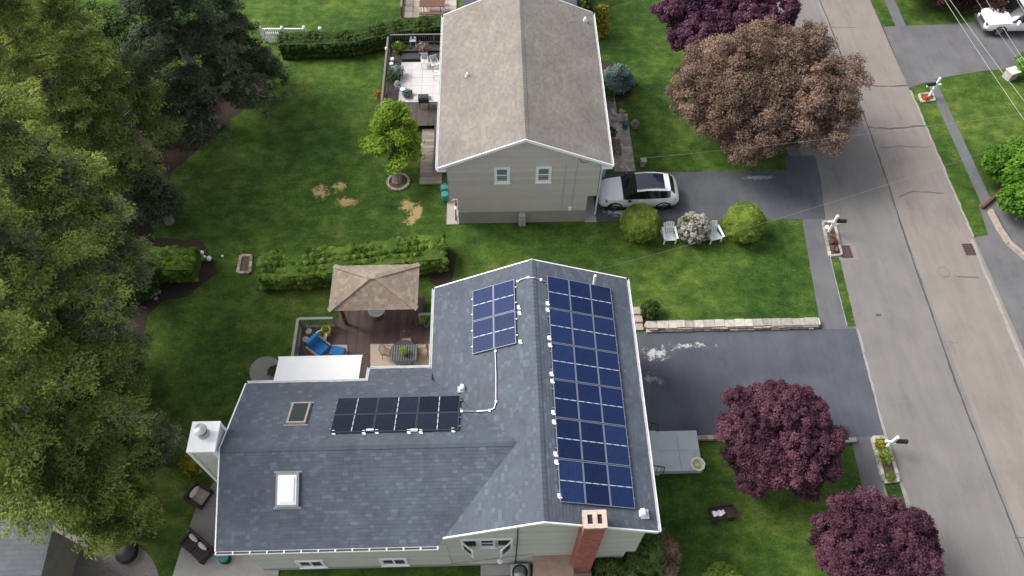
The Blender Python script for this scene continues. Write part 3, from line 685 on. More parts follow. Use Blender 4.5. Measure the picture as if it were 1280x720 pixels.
def gutter(p, q, outv, par, brackets=True):
    p, q, o = Vector(p), Vector(q), Vector(outv); u = MB()
    for a_, b_, c_, d_ in ((0, .012, -.12, .02), (.10, .112, -.12, .02), (0, .112, -.132, -.12)):
        u.prism([p+o*a_+Vector((0, 0, c_)), q+o*a_+Vector((0, 0, c_)), q+o*a_+Vector((0, 0, d_)), p+o*a_+Vector((0, 0, d_))], o*(b_-a_))
    gt = u.build('gutter', M['white'], par)
    if brackets:
        b = MB(); L = (q-p).length; d = (q-p).normalized(); k = int(L/.62)
        for i in range(k+1): c = p+d*L*i/k; b.bar(c+o*.0+Vector((0, 0, .025)), c+o*.115+Vector((0, 0, .025)), .05, .012)
        b.build('bracket', M['white'], gt)
        l_ = MB(); l_.prism([p+o*.012+Vector((0, 0, -.02)), q+o*.012+Vector((0, 0, -.02)), q+o*.012+Vector((0, 0, -.015)), p+o*.012+Vector((0, 0, -.015))], o*.088); l_.build('leaf_guard', M['dark'], gt)
    return gt
gutter((XWW, YWS-.01, ZW-.02), (-2.62, YWS-.01, ZW-.02), (0, -1, 0), house)
gutter((XE+.01, YS, zr(XE)-.02), (XE+.01, YN, zr(XE)-.02), (1, 0, 0), house, False)
gutter((XW-.01, 15.0, zr(XW)-.02), (XW-.01, YN, zr(XW)-.02), (-1, 0, 0), house, False)
gutter((-5.8, 15.11, zw(15.1)-.02), (-2.9, 15.11, zw(15.1)-.02), (0, 1, 0), house, False)
gutter((XWW, YWN+.01, ZW-.02), (-5.9, YWN+.01, ZW-.02), (0, 1, 0), house, False)
gutter((-5.81, 14.38, ZW-.02), (-5.81, 15.2, ZW-.34), (-1, 0, 0), house, False)
# windows of the south wall
window(house, (-8.96, YW-.02, .62), (1, 0, 0), 1.0, .9, (0, -1, 0))
window(house, (-5.4, YW-.02, .62), (1, 0, 0), 1.0, .9, (0, -1, 0))
WZ, WHh = 3.25, 1.05
tw = window(house, (-1.08, YW-.02, WZ), (1, 0, 0), .55, WHh, (0, -1, 0), panes=2, vertical=True, name='centre_window')
for s, x0_ in ((-1, -1.80), (1, -.41)):
    wd = window(house, (x0_, YW-.02, WZ), (1, 0, 0), .58, WHh, (0, -1, 0), panes=1, sill=False, frame=.06)
    hg = Vector((x0_ if s < 0 else x0_+.58, YW-.09, WZ)); fr = hg+Vector((-s*.46, -.38, 0)); up = Vector((0, 0, WHh)); nn = Vector((s*.38, -.46, 0)).normalized()*.05
    m = MB(); e = (fr-hg).normalized()*.08; z7 = Vector((0, 0, .08))
    for a_, b_, c_, d_ in ((hg, hg+e, hg+e+up, hg+up), (fr-e, fr, fr+up, fr-e+up), (hg+e, fr-e, fr-e+z7, hg+e+z7), (hg+e+up-z7, fr-e+up-z7, fr-e+up, hg+e+up)): m.prism([a_, b_, c_, d_], nn)
    cs_ = m.build('open_casement', M['white'], wd)
    m = MB(); m.prism([hg+e+z7, fr-e+z7, fr-e+up-z7, hg+e+up-z7], nn*.5); m.build('casement_pane', M['glass'], wd)
m = MB(); m.box(1.16, YW-.06, 6.2, 1.55, YW-.015, 6.42); m.build('gable_vent', M['white'], house)
m = MB(); m.tube([(.42, YW-.04, 6.6), (.40, YW-.045, 3.5), (.33, YW-.04, .4)], .025, 6); m.build('conduit', M['dark'], house)
m = MB(); m.lathe([(.02, 0), (.11, .03), (.12, .12), (.05, .18)], (-.33, YW-.1, .85), 12); m.build('wall_lamp', M['white'], house)
m = MB(); m.box(-1.2, YW-.5, .02, 1.0, YW-.04, .10); m.build('stone_ledge', M['concrete'], house)
# skylights
def skylight(cx, y, north, w_, l_, dome_):
    s = -1 if north else 1; V = Vector((0, s*1, WS)).normalized(); n = Vector((0, -s*WS, 1)).normalized(); c = Vector((cx, y, zw(y))); Ux = Vector((1, 0, 0))
    def q(u0, u1, v0, v1, d0, d1, mm): mm.prism([c+Ux*u0+V*v0+n*d0, c+Ux*u1+V*v0+n*d0, c+Ux*u1+V*v1+n*d0, c+Ux*u0+V*v1+n*d0], n*(d1-d0))
    m = MB(); f = .075; a, b = w_/2, l_/2
    q(-a-f, -a, -b-f, b+f, 0, .13, m); q(a, a+f, -b-f, b+f, 0, .13, m); q(-a, a, -b-f, -b, 0, .13, m); q(-a, a, b, b+f, 0, .13, m)
    o = m.build('skylight', M['lead'] if dome_ else M['cush'], house)
    for v_0, v_1 in ((-b-f-.09, -b-f), (b+f, b+f+.07)): m = MB(); q(-a-f-.10, a+f+.10, v_0, v_1, .01, .035, m); m.build('flashing', M['lead'], o)
    m = MB()
    if dome_: q(-a, a, -b, b, .05, .15, m); q(-a+.08, a-.08, -b+.08, b-.08, .15, .19, m)
    else: q(-a, a, -b, b, .05, .12, m)
    m.build('pane', M['acrylic'] if dome_ else M['glassg'], o, bevel=.02 if dome_ else 0)
def onroof(px, py, f):
    z = 6.0
    for _ in range(12): p = at(px, py, z); z = f(p)
    return at(px, py, z)
fw = lambda p: zw(p.y); fg = lambda p: max(zr(p.x), zw(p.y) if p.x < .5 and p.y < 14.4 else 0)
p = onroof(374, 518, fw); skylight(p.x, p.y, True, .62, 1.05, False)
p = onroof(360, 612, fw); skylight(p.x, p.y, False, .72, 1.1, True)
# roof vents & pipes
def hoodvent(px, py, f, par, mat='white', s=.28):
    p = onroof(px, py, f); m = MB(); m.box(p.x-s, p.y-s*.7, p.z-.12, p.x+s, p.y+s*.7, p.z+.04); m.build('vent_flashing', M['galv'], par)
    m = MB(); m.prism([(p.x-s*.6, p.y-s*.5, p.z+.04), (p.x+s*.6, p.y-s*.5, p.z+.04), (p.x+s*.3, p.y-s*.3, p.z+.26), (p.x-s*.3, p.y-s*.3, p.z+.26)], (0, s, 0)); m.build('roof_vent', M[mat], par, bevel=.02)
hoodvent(578, 487, fw if False else fg, house, s=.2); hoodvent(803, 643, fg, house, s=.24)
p = onroof(742, 356, fg); m = MB(); m.tube([p, p+Vector((0, 0, .75))], .06, 10); m.build('vent_pipe', M['white'], house)
# chimneys (parts of the house)
m = MB(); cx0, cx1, cy0, cy1, ct = -12.0, -11.06, 10.73, 11.83, 7.5
m.box(cx0, cy0, 0, cx1, cy1, ct-.1); m.box(cx1, cy0+.05, 0, -10.7, cy1-.05, 5.2)
ch = m.build('chimney', M['siding'], house)
siding('s', (0, cy0-.001, 0), (1, 0, 0), [(cx0+.1, .2), (cx1-.1, .2), (cx1-.1, ct-.2), (cx0+.1, ct-.2)], M['siding'], ch)
m = MB()
for x_ in (cx0, cx1):
    for y_ in (cy0, cy1):
        m.box(x_-.06, y_-.06, .0, x_+.06, y_+.06, ct-.1)
m.box(cx0-.07, cy0-.07, ct-.1, cx1+.07, cy1+.07, ct+.02)
m.build('corner_board', M['white'], ch)
c0 = ((cx0+cx1)/2, (cy0+cy1)/2+.1, ct+.02)
m = MB(); m.lathe([(.24, 0), (.22, .06), (.17, .07), (.17, .26)], c0, 20); m.build('flue', M['galv'], ch, smooth=True)
m = MB(); m.lathe([(.17, .26), (.22, .28), (.22, .42)], c0, 20); m.build('cap_screen', M['dark'], ch)
m = MB(); m.lathe([(.25, .42), (.25, .45), (.12, .50), (.02, .52)], c0, 20); m.build('cap', M['alum'], ch, smooth=True)
# brick chimney
bx0, bx1, by0, by1, bt = 2.76, 3.55, 7.47, 8.05, 7.55
m = MB(); m.box(bx0+.012, by0+.012, 0, bx1-.012, by1-.012, bt-.1); bc = m.build('brick_chimney', M['mortar'], house)
g = random.Random(5); rest = MB(); cnt = 0; row = 0; z = bt-.17
while z > .35:
    bw = .21
    for face in range(3):
        if face == 0: u0, u1 = bx0, bx1
        else: u0, u1 = by0, by1
        u = u0-(.5*bw if row % 2 else 0)
        while u < u1-.02:
            a, b = max(u, u0), min(u+bw-.012, u1); u += bw
            if b-a < .03: continue
            tn = g.random(); pr = g.uniform(0, .006)
            tgt = MB() if (face == 0 and cnt < 300) else rest
            if face == 0: tgt.box(a, by0-pr, z, b, by0+.05, z+.058, tn)
            elif face == 1: tgt.box(bx0-pr, a, z, bx0+.05, b, z+.058, tn)
            else: tgt.box(bx1-.05, a, z, bx1+pr, b, z+.058, tn)
            if tgt is not rest: tgt.build('brick', M['brick'], bc); cnt += 1
    z -= .07; row += 1
rest.build('brickwork', M['brick'], bc, kind='stuff')
m = MB(); m.box(bx0-.04, by0-.04, bt-.1, bx1+.04, by1+.04, bt-.02); 
for x_ in (bx0-.04, 3.08, bx1-.13): m.box(x_, by0-.04, bt-.02, x_+.17, by1+.04, bt+.08)
m.box(bx0-.04, by0-.04, bt-.02, bx1+.04, by0+.12, bt+.079); m.box(bx0-.04, by1-.12, bt-.02, bx1+.04, by1+.04, bt+.079)
m.build('chimney_crown', M['capst'], bc)
for x_0, x_1 in ((bx0+.13, 3.08), (3.25, bx1-.13)): m = MB(); m.box(x_0, by0+.12, bt-.02, x_1, by1-.12, bt-.012); m.build('flue_opening', M['black'], bc)
m = MB(); m.box(bx0-.08, by0-.1, -.1, bx1+.1, by1, .34); m.build('chimney_base', M['concrete'], bc)
# lean-to roof and cooling unit beside the brick chimney
t = thing('lean_to', 'flat brown sheet roofed lean-to left of the red brick chimney', 'lean-to', (1.85, 7.2, 0))
m = MB(); a, b, c, d = at(667, 690, 1.5), at(716, 688, 1.5), at(718, 735, 1.3), at(665, 735, 1.3); m.prism([a, b, c, d], (0, 0, -.06)); m.build('roof_sheet', M['tin'], t)
m = MB()
for q in (a, b, c, d): m.box(q.x-.05+(.08 if q.x < 1.8 else -.08), q.y-.05+(.06 if q is c or q is d else -.08), 0, q.x+.05+(.08 if q.x < 1.8 else -.08), q.y+.05+(.06 if q is c or q is d else -.08), 1.3)
m.build('post', M['greywood'], t)
m = MB(); m.prism([a+Vector((.1, -.12, -.06)), b+Vector((-.1, -.12, -.06)), b+Vector((-.1, -.12, -1.48)), a+Vector((.1, -.12, -1.48))], (0, .05, 0)); m.build('panel', M['greywood'], t)
c = at(650, 716, .7); t = thing('cooling_unit', 'grey cooling unit with a round silver fan by the house wall', 'air conditioner', (c.x, c.y, 0))
m = MB(); m.box(c.x-.42, c.y-.4, .05, c.x+.42, c.y+.4, .72); m.build('casing', M['galv'], t, bevel=.08)
m = MB(); m.lathe([(.33, .0), (.34, .03), (.30, .035), (.30, .01)], (c.x, c.y, .72), 24); m.build('fan_ring', M['black'], t)
m = MB(); m.lathe([(.29, .0), (.27, .05), (.12, .10), (.02, .11)], (c.x, c.y, .71), 20); m.build('fan_dome', M['chrome'], t, smooth=True)

# ================================================================== SOLAR ARRAYS
def panelmat(name, c, c2):
    m, n, l, b = newmat(name); p = pos(n, l, obj=True)
    br = n.new("ShaderNodeTexBrick"); br.offset = 0; l.new(p, br.inputs[0]); br.inputs["Scale"].default_value = 1
    br.inputs["Brick Width"].default_value = .17; br.inputs["Row Height"].default_value = .085; br.inputs["Mortar Size"].default_value = .003; br.inputs["Bias"].default_value = 0
    br.inputs["Color1"].default_value = c+(1,); br.inputs["Color2"].default_value = c2+(1,); br.inputs["Mortar"].default_value = sc3(c, 2.0)+(1,)
    oi = n.new("ShaderNodeObjectInfo")
    x = mix(n, l, oi.outputs["Random"], mix(n, l, 1., br.outputs[0], (.7, .7, .72), 'MULTIPLY'), mix(n, l, 1., br.outputs[0], (1.25, 1.25, 1.2), 'MULTIPLY'))
    l.new(x, b.inputs["Base Color"]); b.inputs["Roughness"].default_value = .16; b.inputs["Specular IOR Level"].default_value = .12
    return m
M['pv'] = panelmat('blue_solar_cells', (.012, .024, .075), (.015, .029, .090))
M['pvd'] = panelmat('black_solar_cells', (.010, .014, .028), (.014, .018, .034))
M['pvframe'] = gloss('blue_grey_panel_frame', (.22, .25, .33), .4, .1)
M['pvframed'] = gloss('dark_panel_frame', (.06, .065, .08), .4, .1)
M['busbar'] = basic('silver_busbar', (.50, .53, .58), .5, .1)
def array(label, O, Uv, Vv, nu, nv, pu, pv_, cell, frame, group, label_p=None, clamps='V', rows_along_v=True):
    """O: corner just above the roof, Uv x Vv = roof normal; panel pu by pv_ ; long side mid line across"""
    O, Uv, Vv = Vector(O), Vector(Uv).normalized(), Vector(Vv).normalized(); N = Uv.cross(Vv)
    t = thing('solar_array', label, 'solar panels', O)
    long_v = pv_ > pu; me_ = None; protos = None; gap = .02
    def q(mm, c, u0, u1, v0, v1, d0, d1, m_=0): mm.prism([c+Uv*u0+Vv*v0+N*d0, c+Uv*u1+Vv*v0+N*d0, c+Uv*u1+Vv*v1+N*d0, c+Uv*u0+Vv*v1+N*d0], N*(d1-d0), m=m_)
    for i in range(nu):
        for j in range(nv):
            c = O+Uv*i*(pu+gap)+Vv*j*(pv_+gap+(.02 if long_v else 0))
            if protos is None:
                Z = Vector((0, 0, 0)); m1 = MB(); q(m1, Z, .02, pu-.02, .02, pv_-.02, .08, .112); a = m1.build('solar_panel', M[cell], t, local=True)
                m2 = MB(); e = .022
                q(m2, Z, 0, e, 0, pv_, .08, .118); q(m2, Z, pu-e, pu, 0, pv_, .08, .118); q(m2, Z, e, pu-e, 0, e, .08, .118); q(m2, Z, e, pu-e, pv_-e, pv_, .08, .118)
                fo = m2.build('frame', M[frame], a, local=True)
                m3 = MB()
                for k in range(3):
                    s0 = .12+.33*k*(1 if long_v else 1)
                    if long_v: w0 = pu*(k+.12)/3; q(m3, Z, w0, w0+pu*.22, pv_/2-.016, pv_/2+.016, .1125, .1145)
                    else: w0 = pv_*(k+.12)/3; q(m3, Z, pu/2-.016, pu/2+.016, w0, w0+pv_*.22, .1125, .1145)
                if long_v: q(m3, Z, .03, pu-.03, pv_/2-.006, pv_/2+.006, .1122, .1135)
                else: q(m3, Z, pu/2-.006, pu/2+.006, .03, pv_-.03, .1122, .1135)
                bo = m3.build('busbar', M['busbar'], a, local=True)
                protos = a; a.location = c-O
            else:
                a = copy_tree(protos, loc=c-O, parent=t)
    # rails + feet
    LU, LV = nu*(pu+gap), nv*(pv_+gap)
    for k in range(2*(nv if long_v else nv)):
        v = (k//2)*(pv_+gap+(.02 if long_v else 0))+(pv_*.25 if k % 2 == 0 else pv_*.75)
        m = MB(); q(m, O, -.09, LU+.05, v-.02, v+.02, .03, .078); m.build('rail', M['alum'], t)
    return t
# east slope: rows along N-S (v = north), columns u = downhill east
Ue = Vector((1, 0, -SL)).normalized(); n_e = Ue.cross(Vector((0, 1, 0)))
p0 = onroof(697, 628, fg); p1 = onroof(686, 346, fg); p2 = onroof(791, 637, fg)
PV = (p1.y-p0.y)/6-.04; 
a1 = array('large blue solar array of three columns on the right roof slope', (p0.x+.06, p0.y, zr(p0.x+.06)), Ue, (0, 1, 0), 3, 6, ((p2-p0).length)/3-.02, PV, 'pv', 'pvframe', None)
p0 = onroof(592, 444, fg); p1 = onroof(592, 365, fg); p2 = onroof(647, 435, fg); Uw = Vector((1, 0, SLW)).normalized()
a2 = array('small square blue solar array of four panels on the left slope', (p0.x, p0.y, zr(p0.x)), Uw, (0, 1, 0), 2, 2, (p2-p0).length/2-.02, (p1.y-p0.y)/2-.03, 'pv', 'pvframe', None)
p0 = onroof(575, 497, fw); p1 = onroof(422, 497, fw); p2 = onroof(413, 540, fw)
Vd = Vector((0, -1, WS)).normalized()
a3 = array('dark horizontal solar array of six wide panels on the rear wing roof', (p0.x, p0.y, zw(p0.y)), (-1, 0, 0), Vd, 3, 2, (p0.x-p2.x)/3-.02, (p1-p2).length/2-.02, 'pvd', 'pvframed', None)
# clamps / optimiser feet seen along the edges
def feet(par, pts, f):
    for px, py in pts:
        p = onroof(px, py, f); m = MB(); m.box(p.x-.06, p.y-.07, p.z, p.x+.06, p.y+.07, p.z+.10); m.box(p.x-.02, p.y-.12, p.z+.02, p.x+.10, p.y-.08, p.z+.12)
        m.build('mounting_foot', M['white'], par)
feet(a1, [(684, 380), (684, 388), (686, 423), (687, 432), (689, 468), (690, 477), (691, 516), (692, 528), (694, 568), (695, 578), (699, 620)], fg)
feet(a2, [(648, 385), (649, 392), (650, 428)], fg)
feet(a3, [(417, 541), (455, 541), (471, 540), (511, 540), (526, 540), (566, 538)], fw)
for px in (463, 518):
    p = onroof(px, 539, fw); m = MB(); m.box(p.x-.14, p.y-.05, p.z+.05, p.x+.14, p.y+.05, p.z+.13); m.build('junction_box', M['white'], a3)
def pipe(pts, par, label=None):
    P = [onroof(x, y, f)+Vector((0, 0, .07)) for x, y, f in pts]; m = MB(); m.tube(P, .028, 7); m.build('conduit', M['alum'], par)
    b = MB()
    for q in P[::2]: b.box(q.x-.05, q.y-.05, q.z-.08, q.x+.05, q.y+.05, q.z+.04)
    b.build('clip', M['white'], par)
pipe([(647, 353, fg), (652, 350, fg), (660, 348, fg), (668, 348, fg), (676, 351, fg), (685, 354, fg)], house)
pipe([(619, 440, fg), (620, 470, fg), (620, 503, fg), (618, 511, fg), (612, 514, fg), (596, 515, fg), (577, 515, fg)], house)

# ================================================================== AWNING
t = thing('awning', 'plain white extended fabric awning over the deck beside the roof eave', 'awning', (-8.7, 14.1, 3.6))
m = MB(); k = 10; zA, zB, yA, yB = 3.95, 3.15, 14.1, 16.9
P = []
for i in range(k+1):
    s = i/k; y = yA+(yB-yA)*s; z = zA+(zB-zA)*s-.10*math.sin(math.pi*s); P += [(-10.58, y, z), (-6.68, y, z), (-10.58, y, z-.012), (-6.68, y, z-.012)]
m.add(P, [f for i in range(k) for f in ((4*i, 4*i+1, 4*i+5, 4*i+4), (4*i+2, 4*i+6, 4*i+7, 4*i+3))]); m.build('fabric', M['whitefab'], t)
m = MB(); m.box(-10.62, yB, zB-.12, -6.64, yB+.09, zB+.02); m.build('front_bar', M['white'], t, bevel=.02)
for x_ in (-10.3, -7.0):
    m = MB(); m.tube([(x_, 14.0, 3.45), (x_+(.5 if x_ < -9 else -.5), 15.5, 3.15), (x_, yB, zB-.09)], .03, 6); m.build('arm', M['white'], t)

# ================================================================== DECK
dk = thing('deck', 'brown board deck behind the house with grey rails', 'deck', (-7, 18, 0))
DZ = .5; g = random.Random(8); x = -10.62
protob = {}
while x < -2.8:
    yt = 22.0 if (-8.72 < x < -4.25) else 20.1
    m = MB(); m.box(x, 13.96, DZ-.035, x+.135, yt, DZ+g.uniform(-.003, .003), g.random()); m.build('board', M['deck'], dk); x += .142
m = MB(); m.box(-10.6, 14.0, DZ-.2, -2.75, 20.05, DZ-.04); m.box(-8.7, 20.05, DZ-.2, -4.2, 21.95, DZ-.041); m.build('frame', M['dark'], dk)
for (xa, xb) in ((-8.0, -4.3),):
    m = MB(); m.box(xa, 18.42, DZ+.004, xb, 18.56, DZ+.012, .7); m.build('border_board', M['deck'], dk)
def railing(par, p, q, z0, z1, mat='rail', post=1.5, w_=.14):
    p, q = Vector((p[0], p[1], 0)), Vector((q[0], q[1], 0)); L = (q-p).length; d = (q-p).normalized()
    r = MB(); r.bar(p+Vector((0, 0, z1)), q+Vector((0, 0, z1)), w_, .05); rl = r.build('top_rail', M[mat], par)
    r = MB(); r.bar(p+Vector((0, 0, z0+.12)), q+Vector((0, 0, z0+.12)), .05, .07); r.build('bottom_rail', M[mat], par)
    k = max(1, round(L/post))
    for i in range(k+1):
        c = p+d*L*i/k; m = MB(); m.box(c.x-.05, c.y-.05, z0-.3, c.x+.05, c.y+.05, z1-.026); m.build('post', M[mat], par)
    b = MB(); kk = int(L/.14)
    for i in range(1, kk): c = p+d*L*i/kk; b.box(c.x-.018, c.y-.018, z0+.12, c.x+.018, c.y+.018, z1-.03)
    b.build('baluster', M[mat], par, kind='stuff')
railing(dk, (-10.5, 14.4), (-10.5, 20.08), DZ, 1.42); railing(dk, (-10.43, 20.08), (-8.72, 20.08), DZ, 1.42); railing(dk, (-4.3, 20.2), (-3.1, 20.2), DZ, 1.42)
# pavilion
pv = thing('pavilion', 'pavilion with tan shingled hip roof over the end of the deck', 'pavilion', (-6.4, 20.9, 0))
ez = 2.6; A_, B_, C_, D_ = (-8.58, 19.55, ez), (-4.2, 19.55, ez), (-4.42, 22.15, ez), (-8.4, 22.15, ez)
A_, B_, C_, D_ = (-8.68, 19.79, ez), (-4.26, 19.79, ez), (-4.26, 22.5, ez), (-8.68, 22.5, ez)
T1, T2 = (-6.6, 21.15, 3.55), (-6.3, 21.15, 3.55)
for P_, up_, sd in (((A_, B_, T2, T1), (0, 1), 31), ((B_, C_, T2), (-1, 0), 32), ((C_, D_, T1, T2), (0, -1), 33), ((D_, A_, T1), (1, 0), 34)):
    roof_plane('roof', P_, M['greywood'], M['shin_p'], pv, up_, seed=sd, th=.08)
for a_, b_ in ((A_, T1), (B_, T2), (C_, T2), (D_, T1), (T1, T2)):
    p, q = Vector(a_), Vector(b_); d = (q-p); L = d.length; m = MB(); kk = max(1, int(L/.22)); g = random.Random(2)
    for i in range(kk): m.bar(p+d*i/kk+Vector((0, 0, .03)), p+d*(i+1.05)/kk+Vector((0, 0, .022)), .26, .016, a=g.uniform(.1, .6))
    m.build('hip_cap', M['shin_p'], pv, kind='stuff')
for x_ in (-8.2, -4.7):
    for y_ in (20.25, 21.85): m = MB(); m.box(x_-.07, y_-.07, .0, x_+.07, y_+.07, 2.66); m.build('post', M['wood'], pv)
m = MB(); m.box(-8.3, 20.17, 2.46, -4.6, 20.33, 2.6); m.box(-8.3, 21.78, 2.46, -4.6, 21.92, 2.6); m.build('beam', M['wood'], pv)
# rugs
def rug(pts, z, label):
    P = [at(x_, y_, z) for x_, y_ in pts]; m = MB(); m.prism([Vector((p.x, p.y, z-.01)) for p in P], (0, 0, .014)); tag(m.build('rug', M['rug']), label, 'rug')
rug([(463, 430), (541, 430), (541, 475), (463, 475)], DZ+.016, 'beige rug beneath the round dining table on the deck')
rug([(392, 431), (434, 431), (434, 470), (386, 470)], DZ+.016, 'beige rug beneath the blue lounge seat beside the awning')
rug([(541, 430), (541.5, 430), (541.5, 431), (541, 431)], DZ+.015, 'beige rug') if False else None
# dining set
c = at(505, 441, DZ+.72)
t = thing('dining_table', 'round dark slatted dining table with a green plant at its middle', 'table', (c.x, c.y, DZ))
m = MB(); m.lathe([(.72, .68), (.74, .70), (.74, .73), (.70, .74)], (c.x, c.y, DZ), 12); m.build('tabletop', M['dark'], t)
m = MB()
for i in range(11): m.box(c.x-.62+i*.12, c.y-.45, DZ+.741, c.x-.62+i*.12+.03, c.y+.45, DZ+.745)
m.build('slat', M['lead'], t, kind='stuff')
for i in range(4): a = i*math.pi/2+.78; m = MB(); m.tube([(c.x+.45*math.cos(a), c.y+.45*math.sin(a), DZ+.69), (c.x+.55*math.cos(a), c.y+.55*math.sin(a), DZ+.01)], .025, 6); m.build('leg', M['dark'], t)
t = thing('potted_plant', 'green potted plant at the middle of the dining table', 'plant', (c.x+.02, c.y, DZ+.745))
m = MB(); m.lathe([(.10, 0), (.15, .16), (.13, .16)], (c.x+.02, c.y, DZ+.747), 14); m.build('pot', M['tin'], t)
leafmesh('foliage', [(c.x+.02, c.y-.03, DZ+1.0, .22, .22, .15)], 500, .05, M['L_ball'], t)
def wire_chair(loc, rz, label, group):
    t = thing('patio_chair', label, 'chair', loc, rz, group)
    def B(name, pts, r=.016, mat='wood'): m = MB(); m.tube(pts, r, 5); return m.build(name, M[mat], t, local=True)
    m = MB(); m.box(-.24, -.24, .41, .24, .24, .445); m.build('seat', M['tin'], t, local=True, bevel=.02)
    for sx in (-.23, .23):
        for sy, yy in ((-.24, -.30), (.22, .28)): B('leg', [(sx, sy, .42), (sx*1.1, yy, 0)])
        B('armrest', [(sx*1.1, .22, .44), (sx*1.15, .24, .66), (sx*1.15, -.2, .66), (sx*1.1, -.24, .42)])
    B('back_frame', [(-.23, .24, .42), (-.22, .33, .92), (0, .35, .98), (.22, .33, .92), (.23, .24, .42)])
    for k in range(-2, 3): B('back_bar', [(k*.08, .25, .44), (k*.075, .335, .92)], .01)
    return t
ch0 = wire_chair((c.x+.05, c.y+.78, DZ), 0, 'metal patio chair at the far side of the deck table', 'chairs around the deck table')
copy_tree(ch0, (c.x-.86, c.y+.2, DZ), R(75), 'metal patio chair at the left side of the deck table')
copy_tree(ch0, (c.x+.88, c.y+.22, DZ), R(-80), 'metal patio chair at the right side of the deck table')
# lounge chair
c = at(400, 436, DZ+.3)
t = thing('lounge_chair', 'bright blue cushioned lounge chair beside the white awning', 'chair', (c.x, c.y, DZ), R(-35))
for nm, bxx in (('seat_cushion', (-.36, -.36, .28, .36, .40, .44)), ('back_cushion', (-.36, .30, .40, .36, .52, .98))):
    m = MB(); m.box(*bxx); o = m.build(nm, M['blue'], t, local=True, bevel=.07)
    o.modifiers['bevel'].segments = 4
for sx in (-.42, .42): m = MB(); m.box(sx-.05, -.38, .1, sx+.05, .5, .58); m.build('armrest', M['greywood'], t, local=True, bevel=.02)
for sx in (-.4, .4):
    for sy in (-.34, .46): m = MB(); m.box(sx-.03, sy-.03, 0, sx+.03, sy+.03, .12); m.build('leg', M['greywood'], t, local=True)
t.rotation_euler.z = R(50)
c = at(422, 440, DZ+.25); t = thing('ottoman', 'blue cushioned ottoman right of the blue lounge chair', 'ottoman', (c.x, c.y, DZ), R(-12))
m = MB(); m.box(-.38, -.28, .22, .38, .28, .38); m.build('cushion', M['blue'], t, local=True, bevel=.07)
m = MB(); m.box(-.36, -.26, .12, .36, .26, .21); m.build('frame', M['greywood'], t, local=True)
for sx in (-.32, .32):
    for sy in (-.22, .22): m = MB(); m.box(sx-.03, sy-.03, 0, sx+.03, sy+.03, .13); m.build('leg', M['greywood'], t, local=True)
def planter(name, label, cat, px, py, z, r, h, mat, lm, group=None, leafr=.25, n=350, z0=None):
    z0 = z if z0 is None else z0; c = at(px, py, z+h); t = thing(name, label, cat, (c.x, c.y, z), group=group); m = MB()
    m.lathe([(r*.75, 0), (r, h), (r*1.06, h), (r*.9, h-.02)], (c.x, c.y, z), 16); m.build('pot', M[mat], t, smooth=True)
    m = MB(); m.lathe([(r*.9, h-.04), (.01, h-.03)], (c.x, c.y, z), 12); m.build('soil', M['soil'], t)
    if lm: leafmesh('foliage', [(c.x, c.y, z+h+leafr*.5, leafr, leafr, leafr*.8)], n, .05, M[lm], t)
    return t
planter('planter', 'white round tub with yellow items on the left part of the deck', 'planter', 401, 419, DZ, .30, .42, 'white', 'L_hedge', leafr=.16)
planter('planter', 'yellow round tub beside the white tub on the deck', 'planter', 407, 412, DZ, .24, .45, 'yellow', 'L_gold', leafr=.14)
for px, py, lb in ((386, 414, 'small round tan stool nearest the deck rail corner'), (382, 424, 'small round tan stool just behind the blue lounge chair')):
    c = at(px, py, DZ+.4); t = thing('stool', lb, 'stool', (c.x, c.y, DZ), group='stools on the deck')
    m = MB(); m.lathe([(.15, .36), (.17, .38), (.17, .42), (.10, .43)], (c.x, c.y, DZ), 14); m.build('seat', M['cush'], t)
    for k in range(4): a = k*1.57+.4; m = MB(); m.tube([(c.x+.11*math.cos(a), c.y+.11*math.sin(a), DZ+.37), (c.x+.15*math.cos(a), c.y+.15*math.sin(a), DZ)], .016, 5); m.build('leg', M['greywood'], t)
c = at(470, 391, DZ+.75); t = thing('bistro_table', 'oval white topped table half under the pavilion roof edge', 'table', (c.x, c.y, DZ))
m = MB(); m.lathe([(.42, .70), (.44, .72), (.44, .75), (.40, .76)], (c.x, c.y+.2, DZ), 22); m.build('tabletop', M['white'], t)
m = MB(); m.lathe([(.28, 0), (.26, .03), (.05, .05), (.05, .70)], (c.x, c.y+.2, DZ), 14); m.build('pedestal', M['dark'], t)
def broadplant(label, px, py, z, r, n, lm, pot, seed, h=.4):
    c = at(px, py, z+h); t = thing('potted_plant', label, 'plant', (c.x, c.y, z)); m = MB(); m.lathe([(.14, 0), (.19, .3), (.16, .3)], (c.x, c.y, z), 12); m.build('pot', M[pot], t)
    g = random.Random(seed)
    for i in range(n):
        a = i*2.4; q = r*g.uniform(.5, 1); e = Vector((c.x+q*math.cos(a), c.y+q*math.sin(a), z+h+g.uniform(0, .25))); b = Vector((c.x, c.y, z+.3)); d = (e-b).normalized(); s = d.cross(Vector((0, 0, 1))).normalized()*r*.28
        m = MB(); md = b.lerp(e, .65)+Vector((0, 0, .08)); m.add([b, md-s, e, md+s, md+Vector((0, 0, -.03))], [(0, 1, 4), (1, 2, 4), (2, 3, 4), (3, 0, 4)], g.random()); m.build('leaf', M[lm], t)
    return t
broadplant('broad pale leaved potted plant by the house gutter at the deck rail', 533, 403, DZ, .42, 12, 'L_hedge', 'teal', 3)

